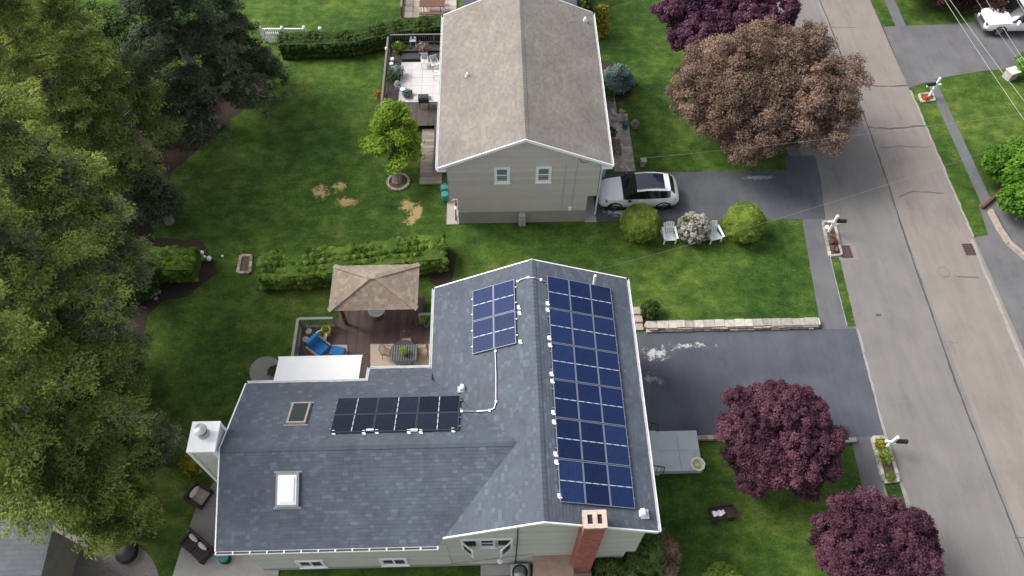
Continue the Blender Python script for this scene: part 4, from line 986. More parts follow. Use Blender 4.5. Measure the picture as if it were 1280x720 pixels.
# ================================================================== NEIGHBOUR HOUSE
nRX, nRZ, nSL = 1.32, 7.12, .44
nXE, nXW, nYS, nYN = 5.86, -3.25, 26.85, 39.2
nz = lambda x: nRZ-nSL*abs(x-nRX)
nh = thing('house', 'warm grey clapboard house with a weathered tan shingle gable roof and two small white windows', 'house', (1.3, 33, 0))
roof_plane('roof', [(nRX, nYS, nRZ), (nXE, nYS, nz(nXE)), (nXE, nYN, nz(nXE)), (nRX, nYN, nRZ)], M['white'], M['shin_n'], nh, (-1, 0), seed=41, tone=lambda g: g.random())
roof_plane('roof', [(nXW, nYS, nz(nXW)), (nRX, nYS, nRZ), (nRX, nYN, nRZ), (nXW, nYN, nz(nXW))], M['white'], M['shin_n'], nh, (1, 0), seed=42, tone=lambda g: g.random())
ridge_caps((nRX, nYS, nRZ), (nRX, nYN, nRZ), M['shin_n'], nh, w=.36, slope=nSL)
NY = 27.15
m = MB(); m.prism([(-2.4, NY+.01, 0), (4.84, NY+.01, 0), (4.84, NY+.01, 2.3), (5.35, NY+.01, 2.3), (5.35, NY+.01, nz(5.35)-.15), (nRX, NY+.01, nRZ-.15), (-2.8, NY+.01, nz(-2.8)-.15), (-2.8, NY+.01, 2.3), (-2.4, NY+.01, 2.3)], (0, 11.7, 0)); nw = m.build('wall', M['siding_n'], nh)
def sidn(O, Uv, poly): mm = MB(); lap(mm, O, Uv, (0, 0, 1), poly, .21, None, .034, .002, 3); mm.build('siding', M['siding_n'], nw, kind='stuff')
sidn((0, NY, 0), (1, 0, 0), [(-2.4, 1.05), (4.84, 1.05), (4.84, 2.3), (-2.4, 2.3)])
sidn((0, NY, 0), (1, 0, 0), [(-2.8, 2.3), (5.35, 2.3), (5.35, nz(5.35)-.15), (nRX, nRZ-.15), (-2.8, nz(-2.8)-.15)])
sidn((5.36, 0, 0), (0, 1, 0), [(NY, 2.3), (38.8, 2.3), (38.8, nz(5.36)-.15), (NY, nz(5.36)-.15)])
sidn((-2.81, 0, 0), (0, -1, 0), [(-NY, 2.3), (-38.8, 2.3), (-38.8, nz(-2.81)-.15), (-NY, nz(-2.81)-.15)])
m = MB(); m.box(-2.42, NY-.02, -.1, 4.86, NY+.0, 1.03); m.build('foundation', M['found_n'], nh)
tr = MB(); rake(tr, (nRX, nYS, nRZ+.03), (nXE, nYS, nz(nXE)+.03), .17); rake(tr, (nXW, nYS, nz(nXW)+.03), (nRX, nYS, nRZ+.03), .17); tr.build('rake_board', M['white'], nh)
tr = MB(); rake(tr, (nRX, nYN, nRZ+.02), (nXE, nYN, nz(nXE)+.02), .17, off=(0, 1, 0)); rake(tr, (nXW, nYN, nz(nXW)+.02), (nRX, nYN, nRZ+.02), .17, off=(0, 1, 0)); tr.build('rake_board', M['white'], nh)
gutter((nXE+.01, nYS, nz(nXE)-.02), (nXE+.01, nYN, nz(nXE)-.02), (1, 0, 0), nh, False); gutter((nXW-.01, nYS, nz(nXW)-.02), (nXW-.01, nYN, nz(nXW)-.02), (-1, 0, 0), nh, False)
m = MB(); m.box(-3.3, nYS-.06, 4.85, -2.8, nYS+.3, 4.98); m.box(5.35, nYS-.06, 4.85, 5.92, nYS+.3, 4.98); m.build('eave_return', M['white'], nh)
m = MB(); m.tube([(5.95, 26.95, 5.0), (6.0, 27.2, 4.7), (5.5, 27.5, 4.2), (5.48, 27.5, .2)], .05, 8); m.build('downspout', M['white'], nh)
window(nh, (-.2, NY-.02, 3.65), (1, 0, 0), .62, 1.02, (0, -1, 0), vertical=True, frame=.11, gm='glassb')
window(nh, (2.02, NY-.02, 3.65), (1, 0, 0), .62, 1.02, (0, -1, 0), vertical=True, frame=.11, gm='glassb')
m = MB(); m.lathe([(.19, 0), (.19, .03), (.14, .035)], (1.32, NY-.045, 6.25), 18, 'y'); m.build('gable_vent', M['siding_n'], nh)
m = MB(); m.box(1.02, NY-.36, .05, 1.42, NY-.025, .98); m.build('utility_box', M['concrete'], nh, bevel=.03)
m = MB(); m.box(3.82, NY-.14, 1.15, 4.02, NY-.02, 1.38); m.build('meter', M['white'], nh)
m = MB(); m.tube([(3.5, NY-.04, 4.9), (3.45, NY-.04, .9)], .012, 5); m.tube([(4.1, NY-.04, 5.1), (4.0, NY-.04, 1.3)], .015, 5)
m.build('cable', M['galv'], nh)
m = MB(); m.tube([(4.15, NY-.05, 5.35), (4.3, NY-.1, 5.1), (4.6, NY-.1, 5.1), (4.75, NY-.05, 5.3)], .012, 5); m.build('cable_loop', M['dark'], nh)
fn = lambda p: nz(p.x)
hoodvent(584, 96, fn, nh, s=.14); hoodvent(731, 27, fn, nh, s=.16)
m = MB(); m.box(5.35, 29.8, .0, 6.2, 31.1, 2.3); m.build('entry_bay', M['palebl'], nh)
m = MB(); m.box(5.3, 29.7, 2.3, 6.35, 31.25, 2.42); m.build('bay_roof', M['palebl'], nh)
tag(sheet('concrete_pad', [(-3.15, 27.05), (-2.42, 27.05), (-2.42, 31.3), (-3.15, 31.3)], .06, M['concrete'], th=.06), kind='structure')
tag(sheet('concrete_apron', [(4.87, 27.05), (5.55, 27.05), (5.5, 29.2), (4.87, 29.2)], .03, M['concrete'], th=.03), kind='structure')

# ================================================================== NEIGHBOUR'S TERRACE
NZ = .45
nd = thing('terrace', 'neighbouring terrace of dark brown boards around a pale square floor', 'terrace', (-5, 36, 0))
x = -7.2; g = random.Random(18)
while x < -2.6:
    y0_ = 34.6 if x < -4.1 else 30.95
    m = MB(); m.box(x, y0_, NZ-.04, x+.15, 42.3, NZ+g.uniform(-.003, .003), g.random()); m.build('board', M['deckn'], nd); x += .158
pf = [at(499, 78, NZ), at(560, 78, NZ), at(560, 128, NZ), at(505, 128, NZ)]
xa, xb, ya, yb = pf[0].x+.15, -2.8, at(520, 128, NZ).y, at(520, 78, NZ).y
kx, ky = 5, 5
for i in range(kx):
    for j in range(ky):
        a = xa+(xb-xa)*i/kx; b = xa+(xb-xa)*(i+1)/kx; c_ = ya+(yb-ya)*j/ky; d = ya+(yb-ya)*(j+1)/ky
        m = MB(); m.box(a+.006, c_+.006, NZ+.002, b-.006, d-.006, NZ+.03, g.random()); m.build('tile', M['tile'], nd)
railing(nd, (-7.3, 34.7), (-7.3, 41.85), NZ, 1.45, 'railn', w_=.12); railing(nd, (-7.2, 42.35), (-2.8, 42.35), NZ, 1.2, 'railn', w_=.10)
railing(nd, (-3.35, 31.0), (-3.35, 34.0), NZ, 1.35, 'railn', w_=.1)
q = at(489, 61, 1.55); m = MB(); m.lathe([(.05, 0), (.10, .05), (.08, .18), (.02, .22)], (-7.3, q.y, 1.48), 10); m.build('post_lamp', M['white'], nd)
# dark step band at the far side
m = MB(); m.box(-6.4, yb+.12, NZ+.002, -2.9, yb+.75, NZ+.2); m.box(-6.4, yb+.76, NZ+.1, -2.9, yb+.90, NZ+.34); m.build('raised_bench', M['dark'], nd)
gw = thing('boardwalk', 'weathered grey wooden boardwalk by the neighbouring house wall', 'boardwalk', (-4, 31.5, 0)); y = 30.1
while y < 34.4:
    m = MB(); m.box(-4.85, y, .02, -3.5, y+.27, .12+g.uniform(-.005, .005), g.random()); m.build('board', M['greywood'], gw); y += .285
nm = bpy.data.objects
def white_chair(x_, y_, z_, rz, label):
    t = thing('patio_chair', label, 'chair', (x_, y_, z_), rz, 'white chairs on the pale terrace'); m = MB(); m.box(-.24, -.24, .38, .24, .24, .43); m.build('seat', M['cream'], t, local=True, bevel=.02)
    m = MB(); m.box(-.24, .22, .43, .24, .27, .88); m.build('backrest', M['galv'], t, local=True, bevel=.02)
    for sx in (-.22, .22):
        for sy in (-.22, .22): m = MB(); m.tube([(sx, sy, .39), (sx*1.1, sy*1.15, 0)], .018, 5); m.build('leg', M['galv'], t, local=True)
        m = MB(); m.box(sx-.025, -.22, .62, sx+.025, .25, .65); m.build('armrest', M['galv'], t, local=True)
    return t
c = at(531, 73, NZ+.5); wc = white_chair(c.x, c.y-.2, NZ+.03, 0, 'pale patio chair in front of the white flowers on the terrace')
c = at(543, 78, NZ+.5); copy_tree(wc, (c.x, c.y, NZ+.03), R(20), 'pale patio chair against the house eave on the terrace')
c = at(549, 90, NZ+.5); copy_tree(wc, (c.x-.1, c.y, NZ+.03), R(-90), 'pale patio chair nearest the grill on the terrace')
# grill
c = at(529, 120, NZ+.9); t = thing('grill', 'dark grill with a rounded lid on the pale terrace floor', 'grill', (c.x, c.y, NZ))
m = MB(); m.box(c.x-.32, c.y-.25, NZ+.5, c.x+.32, c.y+.25, NZ+.75); m.build('firebox', M['dark'], t, bevel=.03)
m = MB(); P = []; 
for i in range(9):
    a_ = math.pi*i/8; P.append((c.x-.32, c.y-.25*math.cos(a_), NZ+.76+.2*math.sin(a_)))
m.prism(P, (.64, 0, 0)); m.build('lid', M['dark'], t, smooth=True)
for s in (-1, 1): m = MB(); m.box(c.x+s*.34-(.28 if s < 0 else 0), c.y-.2, NZ+.68, c.x+s*.34+(.28 if s > 0 else 0), c.y+.2, NZ+.71); m.build('side_shelf', M['galv'], t)
for sx in (-.28, .28):
    for sy in (-.2, .2): m = MB(); m.box(c.x+sx-.02, c.y+sy-.02, NZ+.03, c.x+sx+.02, c.y+sy+.02, NZ+.5); m.build('leg', M['dark'], t)
def bushy(name, label, px, py, z, r, n, lm, cat='plant', size=.055, fl=None, pot=None, h=None, group=None, squash=.8, base=0):
    h = r*squash if h is None else h; c = at(px, py, base+h+.0)
    t = thing(name, label, cat, (c.x, c.y, base), group=group); g = random.Random(int(px*7+py))
    if pot: m = MB(); m.lathe([(r*.45, 0), (r*.6, h*.55), (r*.5, h*.55)], (c.x, c.y, base), 12); m.build('pot', M[pot], t)
    m = MB()
    for i in range(5): a = i*1.3; m.tube([(c.x, c.y, base), (c.x+r*.5*math.cos(a), c.y+r*.5*math.sin(a), base+h)], [.015, .005], 4)
    m.build('stem', M['bark'], t)
    cl = dome((c.x, c.y, base+h), (r*.75, r*.75, r*.75*squash), 22, r*.36, int(px), -.6, .25)
    leafmesh('foliage', cl, n, size, M[lm], t, seed=int(px+py))
    if fl: leafmesh('flowers', [(a[0], a[1], a[2]+.03, a[3], a[4], a[5]) for a in cl], n//3, size, M[fl], t, seed=int(px+py)+1)
    return t
bushy('flowering_shrub', 'grey pink flowering shrub on the far side of the pale terrace', 529, 61, 0, .42, 700, 'L_pink', 'shrub', base=NZ, fl='whitefl')
bushy('potted_plant', 'leafy green plant in the left corner of the neighbouring terrace', 497, 59, 0, .42, 700, 'L_ball', base=NZ, pot='dark')
bushy('potted_plant', 'small green plant right of the leafy corner plant on the terrace', 511, 61, 0, .24, 350, 'L_rhodo', base=NZ, pot='dark')
bushy('potted_plant', 'grey green plant halfway along the left terrace rail', 495, 90, 0, .5, 900, 'L_blue', base=NZ, pot='dark', size=.06)
bushy('potted_plant', 'bushy green plant against the left terrace rail above the blue tub', 493, 99, 0, .32, 500, 'L_rhodo', base=NZ, pot='dark')
bushy('potted_plant', 'pale leafed plant standing between the terrace and the lime tree', 509, 117, 0, .30, 500, 'L_blue', base=NZ, pot='dark')
for px, py, lb in ((490, 73, 'white round pot behind the other on the left terrace edge'), (489, 79, 'white round pot nearest the grey green terrace plant')):
    planter('planter', lb, 'planter', px, py, NZ, .13, .25, 'white', None, group='white pots on the terrace')
planter('planter', 'pale blue and white tub beside the left terrace rail', 'planter', 497, 105, NZ, .24, .4, 'palebl', 'whitefl', leafr=.16)
planter('planter', 'white tub in front of the pale blue tub on the terrace', 'planter', 503, 111, NZ, .16, .35, 'white', None)
bushy('flower_clump', 'bright orange flower clump at the terrace corner by the lime tree', 474, 119, 0, .30, 300, 'L_hedge', 'flowers', base=.2, fl='orange', h=.5)
q = at(516, 49, .9); t = thing('side_table', 'pale square side table in the bed beyond the terrace', 'table', (q.x, q.y, 0)); m = MB(); m.box(q.x-.22, q.y-.25, .86, q.x+.22, q.y+.25, .9); m.build('tabletop', M['palebl'], t)
for sx in (-.18, .18):
    for sy in (-.2, .2): m = MB(); m.box(q.x+sx-.02, q.y+sy-.02, 0, q.x+sx+.02, q.y+sy+.02, .86); m.build('leg', M['white'], t)
planter('planter', 'terracotta coloured pot left of the pale square table', 'planter', 505, 51, 0, .13, .3, 'tin', 'L_pink', leafr=.1, n=80)
planter('planter', 'small cream pot right of the pale square table', 'planter', 524, 51, 0, .12, .35, 'cream', None)
planter('planter', 'slim cream pot in the bed nearest the house roof', 'planter', 541, 47, 0, .10, .4, 'cream', None)
sheet('mulch_bed', ragged([(-7.3, 42.4), (-2.6, 42.4), (-2.6, 43.3), (-7.3, 43.3)], .05), .006, M['mulch'])
# tree ring, bike, teal cans
q = at(498, 228, 0); t = thing('tree_ring', 'round ring of tan stones around the lime green tree', 'edging', (q.x, q.y, 0)); g = random.Random(6)
for i in range(18):
    a = i*2*math.pi/18; m = MB(); cx, cy = q.x+.62*math.cos(a), q.y+.62*math.sin(a); m.box(cx-.075, cy-.10, 0, cx+.075, cy+.10, .11+g.uniform(0, .03), g.random(), rz=a); m.build('stone', M['paver'], t, bevel=.015)
m = MB(); m.lathe([(.55, 0), (.5, .06), (.01, .09)], (q.x, q.y, 0), 20); m.build('soil', M['soil'], t)
q = at(523, 185, 0); t = thing('tree_ring', 'small half hidden stone ring on the boardwalk side of the lime tree', 'edging', (q.x-.1, q.y, 0))
for i in range(12):
    a = i*2*math.pi/12; m = MB(); cx, cy = q.x-.1+.38*math.cos(a), q.y+.38*math.sin(a); m.box(cx-.06, cy-.08, 0, cx+.06, cy+.08, .13, g.random(), rz=a); m.build('stone', M['paver'], t, bevel=.015)
for px, py, lb in ((555, 234, 'green plastic barrel set further back by the grey house corner'), (556, 243, 'green plastic barrel nearer the bicycle by the grey house corner')):
    q = at(px, py, .55); t = thing('barrel', lb, 'barrel', (q.x, q.y, 0.06), group='green barrels by the house corner'); m = MB(); m.lathe([(.20, 0), (.23, .25), (.21, .5), (.19, .53)], (q.x, q.y, .06), 18); m.build('body', M['teal'], t, smooth=True)
    m = MB(); m.lathe([(.215, .53), (.215, .56), (.05, .575)], (q.x, q.y, .06), 18); m.build('lid', M['teal'], t)
q = at(567, 268, .3); t = thing('bicycle', 'small bicycle leaning against the grey house corner', 'bicycle', (q.x, q.y, 0.06)); bx_ = -2.6
def ring(mb, c, r, w_, n=22, axis='x', k=6):
    vs = []; 
    for i in range(n):
        a = 2*math.pi*i/n
        for j in range(k):
            b = 2*math.pi*j/k; rr = r+w_*math.cos(b); h = w_*math.sin(b)
            vs.append((c[0]+h, c[1]+rr*math.cos(a), c[2]+rr*math.sin(a)) if axis == 'x' else (c[0]+rr*math.cos(a), c[1]+rr*math.sin(a), c[2]+h))
    mb.add(vs, [(i*k+j, i*k+(j+1) % k, ((i+1) % n)*k+(j+1) % k, ((i+1) % n)*k+j) for i in range(n) for j in range(k)])
for yy in (27.45, 28.4):
    m = MB(); ring(m, (bx_, yy, .36), .28, .025); o = m.build('wheel', M['rubber'], t); m = MB()
    for i in range(6): a = i*math.pi/6; m.tube([(bx_, yy-.27*math.cos(a), .36-.27*math.sin(a)), (bx_, yy+.27*math.cos(a), .36+.27*math.sin(a))], .004, 3)
    m.build('spokes', M['alum'], o)
m = MB()
for a, b in (((27.45, .36), (27.75, .36)), ((27.75, .36), (27.62, .78)), ((27.75, .36), (28.2, .74)), ((27.63, .74), (28.2, .76)), ((28.2, .8), (28.4, .36)), ((27.45, .36), (27.63, .72))): m.tube([(bx_, a[0], a[1]), (bx_, b[0], b[1])], .022, 6)
m.build('frame', M['red'], t)
m = MB(); m.box(bx_-.07, 27.5, .82, bx_+.07, 27.74, .87); m.build('saddle', M['cream'], t, bevel=.02)
m = MB(); m.tube([(bx_-.25, 28.1, .92), (bx_, 28.22, .88), (bx_+.2, 28.1, .92)], .018, 6); m.build('handlebar', M['cream'], t)

# ================================================================== VEHICLES
def vehicle(t, S, cabin, mats, glass_side, top_glass=(), wheels=(), wr=.36, ww=.24, W=.93, ws_rows=()):
    """S stations: x, zb, ws, zbelt, wb, zroof, wr ; front at -x"""
    n = 8; V = []
    for (x, zb, ws, zl, wb, zt, wt) in S:
        half = [(0, zb), (ws-.12, zb), (ws, zb+.14), (ws+.035, (zb+zl)/2+.05), (wb, zl), (wt+.015, zt-.07), (wt-.12, zt-.01), (0, zt+.02)]
        V.append([(x, -y, z) for y, z in half]+[(x, y, z) for y, z in half[::-1][1:-1]])
    k = len(V[0]); groups = {}
    def addf(key, quad):
        groups.setdefault(key, MB()).add(quad, [(0, 1, 2, 3)])
    for i in range(len(S)-1):
        for j in range(k):
            a, b, c, d = V[i][j], V[i+1][j], V[i+1][(j+1) % k], V[i][(j+1) % k]
            jj = j if j < 7 else 13-j
            key = 'body'
            if jj == 4 and glass_side[0] <= i < glass_side[1]: key = 'side_window' if j < 7 else 'side_window_b'
            if jj in (5, 6):
                if i in ws_rows[0]: key = 'windscreen'
                if i in ws_rows[1]: key = 'rear_window'
                if i in top_glass and jj == 6: key = 'sunroof'
            addf(key, [a, b, c, d])
    bd = groups['body']; bd.add(V[0], [tuple(range(k))]); bd.add(V[-1], [tuple(range(k))[::-1]])
    for key, mb in groups.items():
        nm = key.replace('_b', ''); 
        me_mat = M['carp'] if key == 'body' else (M['sunroof'] if key == 'sunroof' else M['carg'])
        # weld
        idx = {}; vs = []; fs = []
        for f in mb.f:
            ff = []
            for q in f:
                p = tuple(round(c, 4) for c in mb.v[q])
                if p not in idx: idx[p] = len(vs); vs.append(p)
                if idx[p] not in ff: ff.append(idx[p])
            if len(ff) > 2: fs.append(tuple(ff))
        m2 = MB(); m2.add(vs, fs); o = m2.build(nm, me_mat, t, smooth=True, local=True)
        if key == 'body':
            bm = o.modifiers.new('bevel', 'BEVEL'); bm.width = .02; bm.segments = 2; bm.limit_method = 'ANGLE'; bm.angle_limit = R(40)
    for x in wheels:
        for s in (-1, 1):
            m = MB(); y0 = s*W-(ww if s > 0 else 0)
            m.lathe([(wr*.62, 0), (wr*.96, .01), (wr, .05), (wr, ww-.05), (wr*.96, ww-.01), (wr*.62, ww)], (x, y0, wr), 26, 'y'); wh = m.build('wheel', M['rubber'], t, smooth=True, local=True)
            m = MB(); yr = s*W-(.0 if s < 0 else .0)
            m.lathe([(wr*.60, 0), (wr*.58, .012), (wr*.2, .016), (.03, .02)] if s > 0 else [(.03, -.02), (wr*.2, -.016), (wr*.58, -.012), (wr*.60, 0)], (x, yr+s*.002, wr), 20, 'y'); m.build('rim', M['chrome'], wh, smooth=True, local=True)
            m = MB(); P = [(x+(wr+.05)*math.cos(math.pi*i/12), s*(W+.012), wr+(wr+.04)*math.sin(math.pi*i/12)) for i in range(13)]
            m.tube(P, .05, 6); P2 = [(x+(wr+.05)*math.cos(math.pi*i/12), s*(W-.10), wr+(wr+.04)*math.sin(math.pi*i/12)) for i in range(13)]
            m.prism([p for p in P2]+[(x-(wr+.05), s*(W-.10), .25), (x+(wr+.05), s*(W-.10), .25)], (0, s*.085, 0)); m.build('wheel_arch', M['black'], t, local=True)
c = at(796, 240, .7)
suv = thing('parked_car', 'white sport utility car with a dark panoramic roof parked nose to the grey house', 'car', (8.05, 28.72, .012))
SS = [(-2.33, .42, .50, .62, .48, .70, .46), (-2.28, .28, .70, .74, .66, .84, .60), (-2.12, .24, .82, .86, .78, .95, .70), (-1.7, .24, .89, .94, .84, 1.02, .74), (-1.2, .24, .91, 1.00, .87, 1.08, .76),
      (-.98, .24, .92, 1.03, .89, 1.12, .78), (-.62, .24, .92, 1.04, .90, 1.36, .76), (-.22, .24, .92, 1.05, .90, 1.57, .71), (.35, .24, .92, 1.06, .90, 1.64, .70), (.95, .24, .92, 1.08, .90, 1.63, .69), (1.4, .24, .92, 1.11, .90, 1.58, .67),
      (1.72, .25, .91, 1.14, .88, 1.52, .64), (2.02, .28, .88, 1.12, .84, 1.26, .66), (2.2, .36, .82, .98, .80, 1.08, .70), (2.29, .45, .70, .80, .70, .92, .62)]
vehicle(suv, SS, None, None, (5, 11), (7, 8, 9), (-1.42, 1.42), ws_rows=((5, 6), (11,)))
for s in (-1, 1):
    m = MB(); m.box(-.72, s*1.02-.10, 1.02, -.55, s*1.02+.10, 1.17); m.build('mirror', M['carg'], suv, local=True, bevel=.04)
    m = MB(); m.prism([(-2.22, s*.55, .80), (-1.86, s*.87, .90), (-1.9, s*.90, .80), (-2.27, s*.60, .72)], (0, 0, .05)); m.build('headlight', M['chrome'], suv, local=True)
    m = MB(); m.prism([(2.0, s*.90, .98), (2.27, s*.66, .92), (2.25, s*.70, .86), (1.98, s*.92, .90)], (0, 0, .05)); m.build('taillight', M['red'], suv, local=True)
    m = MB(); m.bar((-2.0, s*.93, .30), (2.0, s*.93, .30), .04, .16); m.build('sill_cladding', M['black'], suv, local=True)
    for x_ in (-.1, .95): m = MB(); m.box(x_, s*.955-.01, .93, x_+.2, s*.955+.01, .96); m.build('door_handle', M['carp'], suv, local=True)
    m = MB(); m.tube([(-.2, s*.66, 1.62), (.4, s*.66, 1.70), (1.5, s*.62, 1.62)], .015, 5); m.build('roof_rail', M['black'], suv, local=True)
    m = MB(); m.bar((.42, s*.895, 1.07), (.46, s*.735, 1.55), .06, .03); m.build('door_pillar', M['black'], suv, local=True)
m = MB(); m.box(-2.36, -.45, .42, -2.30, .45, .66); m.build('grille', M['black'], suv, local=True, bevel=.02)
m = MB(); m.box(2.22, -.72, .34, 2.34, .72, .5); m.build('bumper', M['black'], suv, local=True, bevel=.03)
# pickup in the far right drive
pk = thing('pickup_truck', 'white pickup truck cut by the right picture edge with a dark red shrub behind', 'pickup truck', (36.5, 43.6, .012), 0)
PK = [(-2.75, .5, .55, .72, .6, .92, .5), (-2.68, .38, .80, .88, .80, 1.02, .66), (-2.4, .36, .90, .98, .88, 1.10, .74), (-1.6, .36, .93, 1.05, .90, 1.16, .76), (-1.15, .36, .94, 1.08, .92, 1.2, .78), (-.7, .36, .94, 1.10, .92, 1.62, .74), (-.45, .36, .94, 1.1, .92, 1.78, .70), (.5, .36, .94, 1.1, .92, 1.80, .70), (.75, .36, .94, 1.1, .92, 1.70, .72), (.85, .36, .94, 1.10, .92, 1.16, .88), (2.7, .4, .93, 1.08, .92, 1.12, .88), (2.78, .5, .85, 1.0, .85, 1.05, .82)]
vehicle(pk, PK, None, None, (4, 8), (), (-1.75, 1.75), wr=.39, ws_rows=((4, 5), (8,)), W=.95)
for s in (-1, 1):
    m = MB(); m.box(-.95, s*1.10-.14, 1.1, -.82, s*1.10+.12, 1.38); m.build('mirror', M['carp'], pk, local=True, bevel=.03)
    m = MB(); m.box(-2.74, s*.62-.16, .74, -2.62, s*.62+.16, .94); m.build('headlight', M['chrome'], pk, local=True, bevel=.02)
m = MB(); m.box(-2.80, -.42, .62, -2.70, .42, .9); m.build('grille', M['chrome'], pk, local=True, bevel=.02)
m = MB(); m.box(-2.92, -.88, .42, -2.70, .88, .62); m.build('bumper', M['chrome'], pk, local=True, bevel=.03)
m = MB(); m.box(.95, -.74, 1.09, 2.66, .74, 1.145); m.build('load_bed', M['black'], pk, local=True)

# ================================================================== STREET BITS
def mailbox(px, py, rz, label, s=1):
    b = at(px, py, 0); t = thing('mailbox', label, 'mailbox', (b.x, b.y, 0), rz, 'mailboxes on white posts along the road')
    m = MB(); m.box(-.06, -.06, -.05, .06, .06, 1.55); m.lathe([(.085, 0), (.085, .03), (.01, .10)], (0, 0, 1.55), 8); m.build('post', M['white'], t, local=True)
    m = MB(); m.bar((-.35*s, 0, 1.0), (.62*s, 0, 1.0), .09, .09); m.build('arm', M['white'], t, local=True)
    m = MB(); m.bar((0, 0, .55), (.38*s, 0, .97), .07, .07); m.build('brace', M['white'], t, local=True)
    m = MB(); P = [(-.0, -.09, 1.05), (0, .09, 1.05), (0, .09, 1.17)]+[(0, .09*math.cos(math.pi*i/8), 1.17+.09*math.sin(math.pi*i/8)) for i in range(1, 8)]+[(0, -.09, 1.17)]
    m.prism([(p[0]+.12*s, p[1], p[2]) for p in P], (.5*s, 0, 0)); bx = m.build('box', M['black'], t, local=True)
    m = MB(); m.box(.35*s-.01, -.105, 1.12, .35*s+.01, -.095, 1.3); m.build('flag', M['red'], bx, local=True)
    return t
mailbox(1161, 121, R(8), 'white posted black mailbox in a small square bed across the road', -1)
mailbox(1035, 291, R(-5), 'white posted black mailbox on a rectangular bed at the middle lawn')
mailbox(1105, 562, R(-5), 'white posted black mailbox among plants in the bed nearest the purple trees')
def bed(name, label, pts, z, w_, mat, soil='soil', stones=.3):
    P = [at(*p) for p in pts]; c = sum(P, Vector())/len(P); t = thing(name, label, 'planter bed', (c.x, c.y, 0)); g = random.Random(int(pts[0][0]))
    for i in range(len(P)):
        a, b = P[i], P[(i+1) % len(P)]; L = (b-a).length; d = (b-a).normalized(); k = max(1, int(L/stones)); n_ = Vector((-d.y, d.x, 0)); 
        for j in range(k):
            p = a+d*(L*j/k+.006+(w_/2 if 0 else 0)); q = a+d*(L*(j+1)/k-.006); m = MB(); zz = z+g.uniform(-.01, .01); m.bar((p.x, p.y, zz/2), (q.x, q.y, zz/2), w_*g.uniform(.9, 1.1), zz, a=g.random()); m.build('stone', M[mat], t, bevel=.012)
    m = MB(); m.prism([Vector((p.x, p.y, 0)) for p in P], (0, 0, z*.7)); m.build('soil', M[soil], t)
    return t
bed('planter_bed', 'small square stone edged bed under the mailbox across the road', [(1148, 119), (1165, 117), (1168, 126), (1152, 128)], .12, .12, 'stone')
bed('planter_bed', 'narrow stone edged bed under the mailbox at the middle lawn', [(1028, 279), (1042, 277), (1051, 319), (1037, 321)], .14, .14, 'stone')
bed('planter_bed', 'white edged bed of plants near the purple trees', [(1090, 548), (1106, 548), (1122, 601), (1104, 603)], .18, .17, 'stone')
bed('planter_bed', 'square stone edged pit in the left lawn beside the long hedge', [(302, 321), (315, 321), (313, 342), (298, 342)], .16, .16, 'stone_d')
for k, (px, py, r_, lm, lb) in enumerate([(1100, 556, .22, 'L_gold', 'yellow tipped plant at the far end of the white edged bed'), (1106, 571, .42, 'L_ball', 'largest leafy green plant in the white edged bed'), (1113, 597, .18, 'L_ball', 'small green plant at the near end of the white edged bed'), (1041, 300, .22, 'L_pink', 'dry tan plants filling the narrow bed at the middle lawn'), (1158, 122, .16, 'orange', 'orange flowers in the small bed across the road')]):
    bushy('bedding_plant', lb, px, py, 0, r_, 400, lm, base=.1)
bushy('bedding_plant', 'dry tan plant at the near end of the narrow bed at the middle lawn', 1044, 311, 0, .2, 300, 'L_pink', base=.1)
m = MB(); q = at(1034, 284, .25); t = thing('garden_globe', 'white ball at the foot of the middle mailbox', 'ornament', (q.x, q.y, .1)); m.blob(q, .13, 1, .02); m.build('globe', M['white'], t, smooth=True); m = MB(); m.lathe([(.09, 0), (.06, .06)], (q.x, q.y, .1), 12); m.build('stand', M['stone'], t)
def grate(px, py, lx, ly, label, mat, surround):
    q = at(px, py, 0); t = thing('storm_drain', label, 'drain', (q.x, q.y, .008))
    if surround: m = MB(); m.box(q.x-lx/2-.18, q.y-ly/2-.2, .008, q.x+lx/2+.3, q.y+ly/2+.22, .020); m.build('surround', M['patch'], t)
    m = MB(); m.box(q.x-lx/2, q.y-ly/2, .010, q.x+lx/2, q.y+ly/2, .0225); m.build('well', M['black'], t); k = int(ly/.11)
    for i in range(k+1): m = MB(); y_ = q.y-ly/2+ly*i/k; m.box(q.x-lx/2, y_-.028, .024, q.x+lx/2, y_+.028, .034); m.build('bar', M[mat], t)
    m = MB()
    for i in range(4): x_ = q.x-lx/2+lx*i/3; m.box(x_-.025, q.y-ly/2-.02, .0245, x_+.025, q.y+ly/2+.02, .031)
    m.build('cross_bar', M[mat], t)
grate(1057, 315, .62, .82, 'rusty storm drain grate set in pale concrete by the narrow bed', 'grate', True)
grate(1211, 312, .55, .75, 'dark storm drain grate at the far kerb of the road', 'grate', False)
q = at(1179, 340, 0); t = thing('manhole_cover', 'round grey manhole cover in the far lane', 'manhole cover', (q.x, q.y, .008)); m = MB(); m.lathe([(.36, 0), (.36, .012), (.31, .013), (.305, .009), (.29, .009), (.285, .014), (.01, .015)], (q.x, q.y, .008), 28); m.build('cover', M['road_r'], t)
m = MB(); ring(m, (q.x, q.y, .02), .33, .02, axis='z'); m.build('rim', M['patch'], t)
m = MB(); q = at(1098, 394, 0); m.box(q.x-.14, q.y-.07, .008, q.x+.14, q.y+.07, .016); tag(m.build('valve_cover', M['seam'], bevel=.004), 'small dark oval valve cover in the near lane', 'valve cover')
